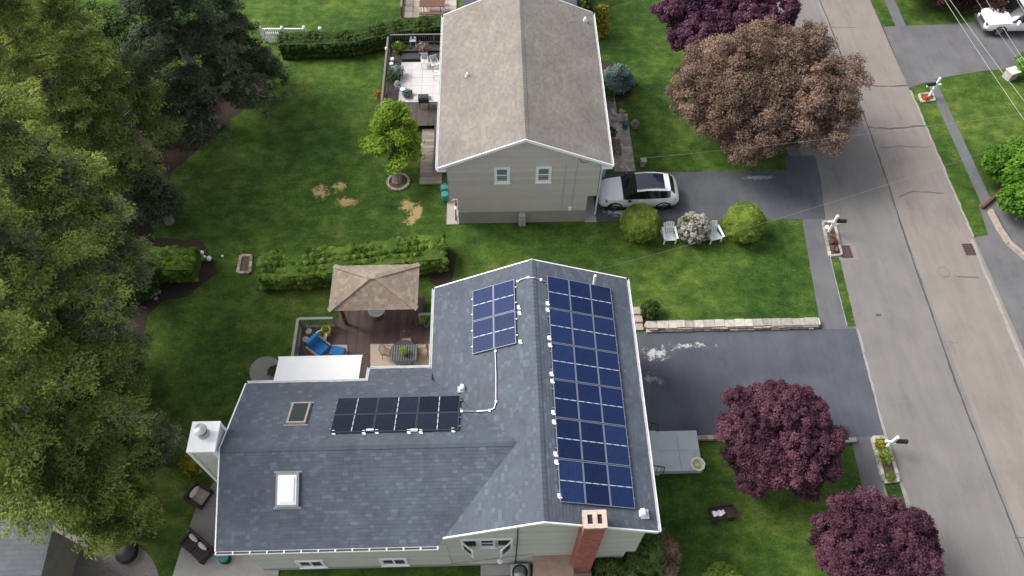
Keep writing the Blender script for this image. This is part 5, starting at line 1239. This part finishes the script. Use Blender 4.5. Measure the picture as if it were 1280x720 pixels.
# adirondack chairs
def adirondack(loc, rz, label):
    t = thing('garden_chair', label, 'chair', loc, rz, 'white garden chairs between the round bushes')
    def B(nm, f): m = MB(); f(m); return m.build(nm, M['white'], t, local=True)
    for i in range(5): B('seat_slat', lambda m: m.bar((-.28, -.34+.13*i, .36-.035*i), (.28, -.34+.13*i, .36-.035*i), .11, .02))
    for i in range(5):
        u = (i-2)*.115; hh = .98-.03*abs(i-2)**1.6; B('back_slat', lambda m: m.bar((u, .22, .20), (u*1.15, .52, hh), .10, .02, up=(0, 1, .3)))
    B('back_brace', lambda m: m.bar((-.30, .40, .62), (.30, .40, .62), .05, .05))
    for s in (-1, 1):
        B('armrest', lambda m: m.bar((s*.35, -.45, .58), (s*.35, .42, .60), .13, .025)); B('leg', lambda m: m.bar((s*.33, -.36, 0), (s*.33, -.36, .57), .09, .04))
        B('leg', lambda m: m.bar((s*.33, .62, .0), (s*.33, -.36, .34), .04, .11))
    return t
q = at(836, 296, .2); ac = adirondack((q.x, q.y, 0), R(3), 'white wooden garden chair facing us right of the left clipped round bush')
q = at(892, 295, .2); copy_tree(ac, (q.x, q.y, 0), R(14), 'white wooden garden chair touching the right clipped round bush')

# ================================================================== PORCH / RIGHT OF HOUSE
pr = thing('porch', 'grey slab porch with dark rails right of the solar roof', 'porch', (8, 12.8, 0))
a, b, c_, d = at(820, 536, .5), at(872, 536, .5), at(878, 587, .5), at(822, 588, .5); y0_, y1_ = 11.95, 14.0
for i in range(2):
    for j in range(2):
        m = MB(); xx0, xx1 = 7.25+i*1.0, 7.25+(i+1)*1.0; yy0_, yy1_ = y0_+j*1.0, y0_+(j+1)*1.0; m.box(xx0, yy0_, .02, xx1-.008, yy1_-.008, .42, .5); m.build('slab', M['porch'], pr, bevel=.01)
for k in range(3): m = MB(); m.box(5.06+.0, 11.9+.28*0, 0, 7.24-.35*k, 13.9, .42+.17*(k+1)); m.build('step', M['porch'], pr)
for y_ in (11.85, 13.95):
    m = MB(); m.tube([(7.35, y_, .42), (7.3, y_, 1.25), (6.2, y_, 1.75), (5.5, y_, 1.9)], .025, 6); m.build('handrail', M['black'], pr)
    m = MB()
    for i in range(8): x_ = 7.2-.22*i; m.tube([(x_, y_, .45), (x_, y_, 1.30+.45*(7.3-x_)/1.6)], .012, 4)
    m.build('baluster', M['black'], pr)
q = at(873, 579, .75); t = thing('hose_reel', 'white ring shaped hose pot holding a yellow green hose on the porch corner', 'hose pot', (q.x, q.y, .42))
m = MB(); m.lathe([(.27, 0), (.33, .18), (.35, .25), (.29, .26), (.25, .06), (.01, .05)], (q.x, q.y, .42), 8); m.build('pot', M['white'], t)
for k in range(4): m = MB(); ring(m, (q.x-.01*k, q.y+.01*k, .50+.03*k), .19-.02*k, .018, 24, 'z'); m.build('hose', M['yellow'], t)
q = at(882, 547, .2); t = thing('stone_edging', 'short pale stone edging between the porch and the purple tree', 'edging', (q.x, q.y, 0))
for i in range(4): m = MB(); m.box(q.x-.5+i*.3, q.y-.1, 0, q.x-.5+i*.3+.29, q.y+.12, .22+.01*(i % 2), U(0, 1)); m.build('stone', M['stone_d'], t, bevel=.015)
q = at(1058, 550, .2); t = thing('stone_edging', 'pale stone edging between the purple tree and the sidewalk', 'edging', (q.x, q.y, 0))
for i in range(5): m = MB(); m.box(q.x-1.0+i*.3, q.y-.1, 0, q.x-1.0+i*.3+.29, q.y+.12, .22+.01*(i % 2), U(0, 1)); m.build('stone', M['stone'], t, bevel=.015)
# garden cart
q = at(903, 641, .3); t = thing('garden_cart', 'dark garden cart with white sacks standing on the front lawn', 'cart', (q.x, q.y, 0), R(7))
m = MB(); m.box(-.55, -.28, .26, .55, .28, .29); m.build('tray', M['wicker'], t, local=True)
for (a0, a1, b0, b1) in ((-.57, .57, -.30, -.27), (-.57, .57, .27, .30), (-.57, -.54, -.27, .27), (.54, .57, -.27, .27)): m = MB(); m.box(a0, b0, .26, a1, b1, .48); m.build('side', M['wicker'], t, local=True)
for sx in (-.4, .4):
    for sy in (-.32, .32): m = MB(); m.lathe([(.02, -.03), (.15, -.03), (.15, .03), (.02, .03)], (sx, sy, .15), 16, 'y'); m.build('wheel', M['rubber'], t, local=True)
m = MB(); m.tube([(.55, -.2, .3), (.66, -.2, .5), (.66, .2, .5), (.55, .2, .3)], .018, 6); m.build('handle', M['wood'], t, local=True)
q2 = q
for k, (dx, dy, lb) in enumerate(((-.34, -.08, 'white crumpled sack on the left in the garden cart'), (-.08, -.02, 'white crumpled sack on the right in the garden cart'))):
    t = thing('sack', lb, 'sack', (q.x+dx, q.y+dy, .29)); m = MB(); m.blob((q.x+dx, q.y+dy, .37), (.17, .14, .09), k+3, .22, 12); m.build('bag', M['white'], t); 
    m = MB(); m.blob((q.x+dx+.1, q.y+dy+.08, .45), (.05, .04, .04), k+8, .3, 6); m.build('neck', M['white'], t)

# ================================================================== LEFT PATIO
ppts = [at(219, 712), at(232, 640), at(246, 590)]
pt = thing('patio', 'pale concrete patio slabs beside the white chimney', 'patio', (-13, 10, 0))
def slab(P, tone): m = MB(); m.prism([(p[0], p[1], 0) for p in P], (0, 0, .08), a=tone); m.build('slab', M['concrete'] if tone > .4 else M['concrete_d'], pt, bevel=.01)
E1 = [(-14.72, 8.15), (-10.75, 8.15), (-10.75, 9.1), (-14.6, 9.1)]
slab([(-14.75, 7.75), (-10.1, 7.75), (-10.1, 8.0), (-10.72, 9.05), (-14.62, 9.05)], .6)
slab([(-14.6, 9.07), (-12.95, 9.07), (-12.7, 10.9), (-14.3, 10.9)], .3); slab([(-12.93, 9.07), (-10.72, 9.07), (-10.72, 10.7), (-12.7, 10.9)], .7); slab([(-14.28, 10.92), (-12.05, 10.92), (-12.05, 12.0), (-13.6, 12.3)], .25)
def wicker_seat(loc, rz, label, w_, n, name):
    t = thing(name, label, 'seat', loc, rz); m = MB(); m.box(-w_/2, -.36, .12, w_/2, .36, .32); m.build('base', M['wicker'], t, local=True, bevel=.02)
    m = MB(); m.box(-w_/2, .32, .3, w_/2, .42, .82); m.build('backrest', M['wicker'], t, local=True, bevel=.03)
    for s in (-1, 1): m = MB(); m.box(s*w_/2-(.12 if s > 0 else 0), -.38, .3, s*w_/2+(.12 if s < 0 else 0), .34, .58); m.build('armrest', M['wicker'], t, local=True, bevel=.03)
    for sx in (-w_/2+.06, w_/2-.06):
        for sy in (-.32, .36): m = MB(); m.box(sx-.03, sy-.03, 0, sx+.03, sy+.03, .13); m.build('leg', M['wicker'], t, local=True)
    cw = (w_-.26)/n
    for i in range(n):
        x0 = -w_/2+.13+i*cw; m = MB(); m.box(x0+.01, -.36, .32, x0+cw-.01, .30, .44); m.build('seat_cushion', M['cush'] if n == 1 else M['wicker'], t, local=True, bevel=.04)
        m = MB(); m.blob((x0+cw/2, .20, .60), (cw*.44, .12, .20), 3+i, .05, 12); m.build('pillow', M['cream'], t, local=True, smooth=True)
    return t
q = at(250, 620, .4); wicker_seat((q.x, q.y, .08), R(-118+180-90+60), 'brown wicker armchair with a tan cushion near the white chimney', .95, 1, 'armchair').rotation_euler.z = R(62)
q = at(246, 684, .4); wicker_seat((q.x, q.y, .08), R(150), 'dark wicker loveseat with two cream pillows at the patio corner', 1.45, 2, 'loveseat').rotation_euler.z = R(-38)
q = at(280, 697, .5); t = thing('planter', 'round teal lidded pot under the house eave corner', 'planter', (q.x, q.y, .08)); m = MB(); m.lathe([(.2, 0), (.26, .3), (.24, .42), (.2, .44)], (q.x, q.y, .08), 20); m.build('pot', M['black'], t, smooth=True); m = MB(); m.lathe([(.2, .42), (.2, .47), (.02, .50)], (q.x, q.y, .08), 20); m.build('lid', M['teal'], t, smooth=True)
bushy('shrub', 'golden fern like shrub at the foot of the white chimney', 240, 581, 0, .48, 900, 'L_gold', 'shrub', size=.09, h=.4)
# curved slab behind the awning
sheet('side_pad', [at(334+22*math.cos(a*math.pi/12), 466+20*math.sin(a*math.pi/12)) for a in range(24)], .05, M['concrete_d'], th=.05)
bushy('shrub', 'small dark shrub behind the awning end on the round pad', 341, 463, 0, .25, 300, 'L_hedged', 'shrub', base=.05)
# bottom-left outbuilding and dark heap
oz = 2.6
t = thing('outbuilding', 'outbuilding with pale blue grey roof cut by the lower left corner', 'outbuilding', (-20.5, 9, 0))
m = MB(); m.box(-26, 4.8, 0, -19.2, 9.3, 2.5); m.build('wall', M['greywood'], t)
roof_plane('roof', [Vector((-26, 4.6, 2.6)), Vector((-18.95, 4.6, 2.6)), Vector((-18.95, 9.6, 3.1)), Vector((-26, 9.6, 3.1))], M['white'], M['greyroof'], t, (0, 1), rh=.2, cw=.45, seed=50)
q = at(157, 690, .2); t = thing('fire_pit', 'dark round covered fire pit on the gravel circle', 'fire pit', (q.x, q.y, 0)); m = MB(); m.lathe([(.42, 0), (.45, .28), (.38, .34), (.1, .42)], (q.x, q.y, .02), 14); m.build('cover', M['dark'], t, smooth=True)
m = MB(); m.lathe([(.5, 0), (.5, .06), (.44, .07)], (q.x, q.y, .02), 16); m.build('rim', M['black'], t)
# white balls in the shaded bed
for k, (px, py, r_, lb) in enumerate([(252, 316, .13, 'upper white ball of the three at the end of the left hedge'), (255, 321, .10, 'middle small white ball at the end of the left hedge'), (261, 323, .15, 'lower pale blue white ball at the end of the left hedge'), (278, 320, .07, 'tiny pale ball alone on the grass right of the left hedge')]):
    q = at(px, py, .3); t = thing('garden_ball', lb, 'ornament', (q.x, q.y, 0)); m = MB(); m.blob((q.x, q.y, .3), r_, k, .05, 10); m.build('ball', M['white'], t, smooth=True); m = MB(); m.tube([(q.x, q.y, 0), (q.x, q.y, .22)], .025, 6); m.build('stake', M['greywood'], t)
for k, (px, py, r_, lb) in enumerate([(191, 361, .13, 'white flower head at the top of the shaded cluster'), (188, 370, .16, 'largest white flower head at the left of the shaded cluster'), (194, 367, .11, 'pale flower head in the middle of the shaded cluster'), (199, 365, .10, 'pinkish flower head at the right of the shaded cluster'), (195, 373, .09, 'smallest pinkish flower head at the bottom of the shaded cluster'), (217, 346, .14, 'dusty white flower head alone under the left hedge')]):
    q = at(px, py, .4); t = thing('flower', lb, 'flower', (q.x, q.y, 0)); leafmesh('bloom', [(q.x, q.y, .4, r_, r_, r_*.8)], 160, .04, M['whitefl'], t); m = MB(); m.tube([(q.x, q.y, 0), (q.x+.02, q.y, .36)], .012, 5); m.build('stem', M['L_mid'], t)
q = at(243, 160, .4); t = thing('garden_marker', 'small white marker leaning in the dark bed beneath the upper left trees', 'marker', (q.x, q.y, 0), R(30)); m = MB(); m.box(-.08, -.03, .18, .08, .03, .62); m.build('plate', M['white'], t, local=True, bevel=.01); m = MB(); m.box(-.02, -.02, 0, .02, .02, .2); m.build('stake', M['greywood'], t, local=True)

# ================================================================== FRONT OF NEIGHBOUR (EAST SIDE)
sheet('mulch_bed', ragged([(5.4, 31.2), (6.94, 31.2), (7.1, 36.4), (8.6, 37.4), (8.8, 39.4), (7.6, 40.8), (5.4, 40.8)], .06, .3, 15), .0065, M['mulch'])
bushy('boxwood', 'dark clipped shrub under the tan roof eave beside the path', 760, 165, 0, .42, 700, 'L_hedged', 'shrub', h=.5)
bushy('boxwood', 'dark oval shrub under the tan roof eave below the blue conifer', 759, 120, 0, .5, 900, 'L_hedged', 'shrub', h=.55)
for px, py, lb, r_, mt, lm in ((782, 155, 'teal pot at the top end of the paver path', .22, 'teal', 'L_blue'), (794, 154, 'dark round pot with pale plants at the right of the path end', .26, 'tin', 'whitefl')): planter('planter', lb, 'planter', px, py, .05, r_, .35, mt, lm, leafr=.18)
q = at(774, 142, .3); t = thing('rock_cluster', 'cluster of pale rocks and pots at the top of the path', 'rocks', (q.x, q.y, 0)); g = random.Random(3)
for i in range(9): m = MB(); m.blob((q.x+g.uniform(-.4, .4), q.y+g.uniform(-.45, .5), .1), (g.uniform(.1, .2), g.uniform(.1, .18), .12), i, .2, 7, a=g.random()); m.build('rock', M['stone'], t)
q = at(771, 183, .3); t = thing('garden_bench', 'small brown wooden bench under the tan roof eave', 'bench', (q.x, q.y, .05))
for i in range(4): m = MB(); m.box(q.x-.24+i*.12, q.y-.5, .42, q.x-.15+i*.12, q.y+.5, .45); m.build('slat', M['wood'], t)
for sx in (-.2, .2):
    for sy in (-.45, .45): m = MB(); m.box(q.x+sx-.03, q.y+sy-.03, .05, q.x+sx+.03, q.y+sy+.03, .42); m.build('leg', M['wood'], t)
q = at(804, 204, .2); t = thing('lamp_pillar', 'short pale stone pillar at the path corner by the white car', 'pillar', (q.x, q.y, 0)); m = MB(); m.box(q.x-.15, q.y-.15, 0, q.x+.15, q.y+.15, .45); m.build('shaft', M['stone'], t, bevel=.02); m = MB(); m.box(q.x-.18, q.y-.18, .45, q.x+.18, q.y+.18, .5); m.build('cap', M['stone_d'], t)

# ================================================================== FAR TOP OF THE PICTURE
a, b = at(505, 22, .1), at(578, 22, .1)
fp = thing('far_patio', 'brown grey slab patio at the top picture edge', 'patio', (a.x, a.y, 0))
for i in range(6):
    for j in range(5): m = MB(); m.box(a.x+i*.62, a.y+j*.62, 0, a.x+i*.62+.60, a.y+j*.62+.60, .1, U(0, 1)); m.build('slab', M['paver'], fp)
q = at(540, 4, .75); t = thing('picnic_table', 'red brown picnic table at the top picture edge', 'table', (q.x, q.y, .1))
for i in range(5): m = MB(); m.box(q.x-.9, q.y-.36+i*.15, .72, q.x+.9, q.y-.23+i*.15, .76); m.build('plank', M['wood'], t)
for s in (-1, 1): m = MB(); m.box(q.x-.9, q.y+s*.72-.13, .42, q.x+.9, q.y+s*.72+.13, .46); m.build('bench_plank', M['wood'], t)
for s in (-.6, .6): m = MB(); m.bar((q.x+s, q.y-.7, .1), (q.x+s, q.y+.2, .72), .06, .09); m.bar((q.x+s, q.y+.7, .1), (q.x+s, q.y-.2, .72), .06, .09); m.build('leg', M['wood'], t)
t = thing('far_fence', 'dark low rail fence on the left of the brown top patio', 'fence', (a.x-.1, a.y, 0)); railing(t, (a.x-.1, a.y), (a.x-.1, a.y+3), .05, 1.0, 'railn')
bh = thing('far_house', 'pale blue house mostly hidden behind the tan roof', 'house', (1, 44, 0))
m = MB(); m.box(-2.0, 43.0, 0, 5.0, 49, 2.9); m.build('wall', M['palebl'], bh)
roof_plane('roof', [(-2.3, 42.7, 2.9), (5.3, 42.7, 2.9), (5.3, 46, 4.0), (-2.3, 46, 4.0)], M['white'], M['greyroof'], bh, (0, 1), seed=61); roof_plane('roof', [(-2.3, 49.3, 2.9), (5.3, 49.3, 2.9), (5.3, 46, 4.0), (-2.3, 46, 4.0)], M['white'], M['greyroof'], bh, (0, -1), seed=62)
# white picket fence
a, b = at(325, 36, 1.1), at(380, 36, 1.1); t = thing('picket_fence', 'white rail fence running into the upper left hedge', 'fence', (a.x, a.y, 0))
m = MB(); m.bar((a.x, a.y, 1.1), (b.x, b.y, 1.1), .09, .05); m.build('top_rail', M['white'], t); m = MB(); m.bar((a.x, a.y, .35), (b.x, b.y, .35), .05, .08); m.build('bottom_rail', M['white'], t)
L = b.x-a.x
for i in range(int(L/.14)): m = MB(); m.box(a.x+i*.14-.03, a.y-.015, .05, a.x+i*.14+.03, a.y+.015, 1.07); m.build('picket', M['white'], t)
for i in range(3): m = MB(); x_ = a.x+L*i/2; m.box(x_-.07, a.y-.07, 0, x_+.07, a.y+.07, 1.2); m.lathe([(.11, 0), (.11, .03), (.02, .12)], (x_, a.y, 1.2), 8); m.build('post', M['white'], t)
q = at(342, 46, .6); t = thing('garden_gate', 'small white slatted gate in the shade below the white fence', 'gate', (q.x, q.y, 0))
for i in range(8): m = MB(); m.box(q.x-.42+i*.12, q.y-.02, .1, q.x-.36+i*.12, q.y+.02, .95); m.build('picket', M['white'], t)
for z_ in (.2, .8): m = MB(); m.box(q.x-.45, q.y-.04, z_, q.x+.52, q.y-.021, z_+.08); m.build('rail', M['white'], t)
for px in (399, 406):
    pass
q = at(400, 36, 1.25); t = thing('fence_post', 'lone white capped fence post showing through the upper hedge', 'post', (q.x, q.y, 0)); m = MB(); m.box(q.x-.08, q.y-.08, 0, q.x+.08, q.y+.08, 1.3); m.build('shaft', M['white'], t); m = MB(); m.lathe([(.13, 0), (.13, .04), (.02, .13)], (q.x, q.y, 1.3), 8); m.build('cap', M['white'], t)

# ================================================================== OVERHEAD WIRES
def wire(label, p, q, sag=.25, r=.012, group='overhead cables'):
    p, q = Vector(p), Vector(q); m = MB(); k = 16
    m.tube([p.lerp(q, i/k)-Vector((0, 0, 4*sag*(i/k)*(1-i/k))) for i in range(k+1)], r, 5); tag(m.build('overhead_cable', M['wire']), label, 'cable', group)
wz = 8.5
wire('leftmost overhead cable crossing the upper right corner', at(1150, -50, wz), at(1340, 235, wz), .15, .011)
wire('second overhead cable from the left over the upper right corner', at(1160, -40, wz+.2), at(1350, 215, wz+.2), .15, .011)
wire('thin overhead cable above the white pickup truck', at(1195, -40, wz), at(1340, 160, wz), .2, .006)
wire('overhead cable crossing over the pickup hood', at(1210, -40, wz), at(1350, 175, wz), .2, .010)
wire('overhead cable at the extreme upper right corner', at(1245, -45, wz), at(1350, 110, wz), .2, .010)
wire('thin service cable stretching over the bronze maple to the grey house', at(800, 198, 4.8), at(1330, 135, 8.5), .2, .0035)
wire('thin service cable from the solar house over the middle lawn', at(744, 338, 6.9), at(1330, 155, 8.5), .5, .0035)

# ================================================================== VEGETATION
# bronze maple, plum trees
round_tree('maple_tree', 'huge round bronze leaved maple between the lawn and the road', 'tree', (14.7, 32.4), (15.35, 33.35, 3.7), (4.3, 3.85, 2.85), 300, .70, 140000, .060, 'L_maple', 71, 'barkp', low=-.3, tr=.24, jit=.14)
round_tree('plum_tree', 'dark purple round tree on the front lawn by the near driveway', 'tree', (12.5, 12.4), (12.3, 12.7, 2.5), (2.35, 2.25, 1.6), 240, .34, 70000, .052, 'L_purp', 72, tr=.12, group='dark purple trees by the road')
round_tree('plum_tree', 'dark purple round tree at the lower picture edge beside the road', 'tree', (15.4, 8.0), (15.4, 7.5, 2.4), (2.2, 2.2, 1.6), 240, .34, 70000, .052, 'L_purp', 73, tr=.12, group='dark purple trees by the road')
round_tree('plum_tree', 'violet tree at the top picture edge behind the bronze maple', 'tree', (14.6, 41), (14.5, 40.6, 3.4), (3.6, 3.0, 2.0), 110, .5, 42000, .08, 'L_purp2', 74, tr=.14)
layer_tree('plum_tree', 'dark red shrubby tree behind the white pickup truck', 'tree', (35.0, 46.6), 3.6, 3.6, 40, 30000, .08, 'L_redpl', 75, z0=.15)
round_tree('plum_tree', 'dark red round shrub behind the cross driveway', 'tree', (31.2, 46.8), (31.0, 46.9, 1.8), (2.2, 1.7, 1.5), 60, .4, 20000, .07, 'L_redpl', 76, tr=.1)
# lime tree
lt = layer_tree('japanese_maple', 'lime green small tree in a stone ring left of the grey house', 'tree', (-6.2, 30.35), 4.0, 1.75, 17, 10000, .085, 'L_jm', 77, 'barkp', z0=.42, droop=.05, flatz=.4, cs=.62, power=.35, lean=(.05, 2.1))
# clipped bushes
ball_bush('clipped_bush', 'clipped round bush left of the white garden chairs', (7.83, 26.1), 1.16, 30000, 'L_ball', 81, .030, 'clipped round bushes on the middle lawn', cr=.13, nc=220, rough=.004)
ball_bush('clipped_bush', 'clipped round bush at the right end near the road', (13.7, 25.95), 1.20, 32000, 'L_ball', 82, .030, 'clipped round bushes on the middle lawn', cr=.13, nc=220, rough=.004)
ball_bush('flowering_bush', 'round bush covered in greyish white blossom between the two white chairs', (10.9, 25.9), .80, 6500, 'L_rhodo', 83, .06, cr=.26, nc=60, rough=.06)
leafmesh('blossom', dome((10.9, 25.9, .78), (.78, .78, .74), 110, .14, 84, -.6, .08), 5200, .06, M['whitefl'], [o for o in bpy.data.objects if o.name.startswith('flowering_bush')][0], up=.6)
ball_bush('clipped_bush', 'small dark green ball bush beside the garden steps', (7.85, 20.75), .52, 4000, 'L_hedged', 85, .045, cr=.24, nc=50)
# hedges
hedge('hedge', 'long bright green hedge between the tan pavilion and the upper lawn', [(-13.0, 23.6), (-10.5, 23.65), (-8.0, 23.95), (-5.5, 24.4), (-3.15, 24.6)], .98, 1.45, 90000, 'L_hedge', 91, size=.05)
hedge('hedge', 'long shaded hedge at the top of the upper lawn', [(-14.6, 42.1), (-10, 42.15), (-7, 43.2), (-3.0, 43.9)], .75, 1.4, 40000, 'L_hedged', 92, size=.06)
hedge('hedge', 'short dark clipped hedge at the left beside the white balls', [(-19.8, 24.2), (-16.8, 24.1)], .85, 1.4, 30000, 'L_hedge', 93, size=.055)
ball_bush('round_shrub', 'rounded dark bush in front of the short left hedge', (-19.5, 22.9), 1.1, 9000, 'L_hedged', 94, .06)
# front shrubs
def shrub(label, x, y, r, h, n, lm, seed, size=.08, extra=None, name='shrub'):
    t = thing(name, label, 'shrub', (x, y, 0)); m = MB()
    for i in range(6): a = i*1.05; m.tube([(x, y, 0), (x+r*.4*math.cos(a), y+r*.4*math.sin(a), h*.8)], [.03, .01], 5)
    m.build('stem', M['bark'], t)
    cl = dome((x, y, h*.5), (r*.8, r*.8, h*.5), 45, r*.27, seed, -.5, .2); leafmesh('foliage', cl, n, size, M[lm], t, seed=seed, el=1.3)
    if extra: leafmesh('pale_tips', [c for c in cl if c[0] > x+r*.35], n//3, size*1.3, M[extra], t, seed=seed+1, el=1.8)
    return t
shrub('green shrub with pinkish dry right side at the house corner', 6.3, 8.1, 1.05, 1.5, 9000, 'L_rhodo', 101, extra='L_pink')
shrub('grey green shrub right of the brick chimney base', 4.65, 7.05, .95, 1.1, 8000, 'L_rhodo', 102)
shrub('low yellowish green shrub at the bottom edge of the front lawn', 9.3, 6.7, .95, .9, 6500, 'L_ball', 103)
# blue conifer
layer_tree('weeping_conifer', 'small weeping blue grey conifer beside the tan roof', 'shrub', (at(771, 103, .3).x, at(771, 103, .3).y), 1.5, 1.2, 22, 8000, .07, 'L_blue', 104, z0=.3, el=2.2, cs=.4, power=.5, droop=.5)
layer_tree('arborvitae', 'dark green upright conifer at the far corner of the tan roof', 'tree', (6.0, 43.5), 3.4, .8, 40, 7000, .08, 'L_hedged', 105, z0=.05, cs=.4)
layer_tree('golden_conifer', 'bright yellow upright conifer at the far corner of the tan roof', 'tree', (7.1, 43.6), 2.2, .65, 30, 5000, .08, 'L_gold', 106, z0=.05, cs=.4)
# right edge shrub
round_tree('large_shrub', 'big bright green shrub at the right picture edge behind wooden edging', 'shrub', (31.6, 28.6), (31.5, 28.6, 1.3), (2.6, 2.4, 1.3), 80, .45, 24000, .09, 'L_bright', 107, tr=.08)
round_tree('small_shrub', 'light green shrub beside the pale box at the upper right', 'shrub', (37.0, 38.0), (36.4, 38.6, .8), (1.5, 1.3, .9), 40, .35, 8000, .08, 'L_bright', 108, tr=.05)
q = at(1266, 90, .5); t = thing('utility_box', 'pale green grey box on the lawn at the upper right edge', 'box', (q.x, q.y, 0), R(20)); m = MB(); m.box(-.35, -.3, 0, .35, .3, .6); m.build('cabinet', M['stone'], t, local=True, bevel=.03); m = MB(); m.box(-.38, -.33, .6, .38, .33, .66); m.build('lid', M['cream'], t, local=True, bevel=.02)
t = thing('garden_edging', 'weathered wooden edging round the bright shrub at the right edge', 'edging', (29.5, 28, 0)); pts = [at(1284, 192, .2), at(1262, 225, .2), at(1240, 248, .2), at(1228, 258, .2)]
for a_, b_ in zip(pts, pts[1:]): m = MB(); m.bar((a_.x, a_.y, .12), (b_.x, b_.y, .12), .16, .24); m.build('timber', M['wood'], t)
pts = [at(1238, 262, .2), at(1250, 285, .2), at(1262, 303, .2), at(1284, 322, .2)]
for a_, b_ in zip(pts, pts[1:]): m = MB(); m.bar((a_.x, a_.y, .14), (b_.x, b_.y, .14), .2, .28); m.build('stone', M['stone_d'], t)
sheet('mulch_bed', [(29.4, 28.4), (31, 25.6), (38, 25), (38, 33), (31.5, 31.8)], .008, M['mulch'])
q = at(1281, 650); tag(sheet('verge', [(27.6, 0), (60, 0), (60, 18), (28.3, 18)], .006, M['grass']), kind='structure')

# big trees of the left side
TR = [  # px, py of crown centre, z of it, radius, height, leaf material, count, label
 (15, 45, 11, 4.6, 20.0, 'L_yel', 70000, 'tall yellow green tree in the upper left corner'),
 (212, 26, 8, 4.7, 13.0, 'L_dark', 66000, 'dark blue green conifer at the top over the shaded lawn'),
 (288, 42, 5.0, 2.9, 8, 'L_dark', 30000, 'smaller dark conifer at the top nearest the white fence'),
 (115, 90, 7.0, 3.4, 11.5, 'L_mid', 44000, 'mid green tree between the upper left yellow tree and the dark conifer'),
 (5, 205, 11, 4.2, 20, 'L_yel', 62000, 'yellow green tree at the left edge just above the middle'),
 (118, 190, 5, 2.9, 9.0, 'L_mid', 30000, 'lower mid green tree reaching toward the white garden marker'),
 (85, 270, 7.5, 3.2, 13.0, 'L_feath', 40000, 'grey green feathery tree in the middle of the left tree row'),
 (188, 238, 2.8, 1.5, 4.6, 'L_dark', 9000, 'low dark tree overhanging the bed above the short hedge'),
 (50, 375, 8, 3.4, 14.0, 'L_feath', 44000, 'broad feathery grey green tree at the left below the middle'),
 (-20, 335, 11, 4.2, 20, 'L_yel', 60000, 'yellow tipped tree at the left edge at mid height'),
 (82, 455, 6, 2.6, 9.5, 'L_mid', 34000, 'mid green tree reaching over the lower left lawn'),
 (-20, 480, 11, 4.0, 19, 'L_yel', 56000, 'yellow green tree at the lower left edge'),
 (168, 540, 3.6, 1.55, 6.0, 'L_feath', 14000, 'slender green tree standing out toward the white chimney'),
 (45, 560, 7.0, 2.7, 10.5, 'L_yel', 32000, 'golden green tree above the outbuilding roof'),
 (118, 632, 4.2, 1.8, 7, 'L_yel', 19000, 'golden green tree reaching over the gravel circle'),
]  # left edge trees heightened, tops out of view, to shade the lawn
for k, (px, py, z, r_, h, mt, n, lb) in enumerate(TR):
    q = at(px, py, z); dk_ = mt in ('L_dark', 'L_feath')
    layer_tree('conifer_tree' if dk_ else 'shade_tree', lb, 'tree', (q.x, q.y), h, r_, int(20+h*1.45), n, .052 if dk_ else .056, mt, 200+k, 'barkp' if k % 2 else 'bark', z0=.22, droop=.28 if dk_ else .1, el=1.9 if dk_ else 1.3, cs=.66, power=.8 if dk_ else .6, flatz=.40)
# undergrowth under the trees
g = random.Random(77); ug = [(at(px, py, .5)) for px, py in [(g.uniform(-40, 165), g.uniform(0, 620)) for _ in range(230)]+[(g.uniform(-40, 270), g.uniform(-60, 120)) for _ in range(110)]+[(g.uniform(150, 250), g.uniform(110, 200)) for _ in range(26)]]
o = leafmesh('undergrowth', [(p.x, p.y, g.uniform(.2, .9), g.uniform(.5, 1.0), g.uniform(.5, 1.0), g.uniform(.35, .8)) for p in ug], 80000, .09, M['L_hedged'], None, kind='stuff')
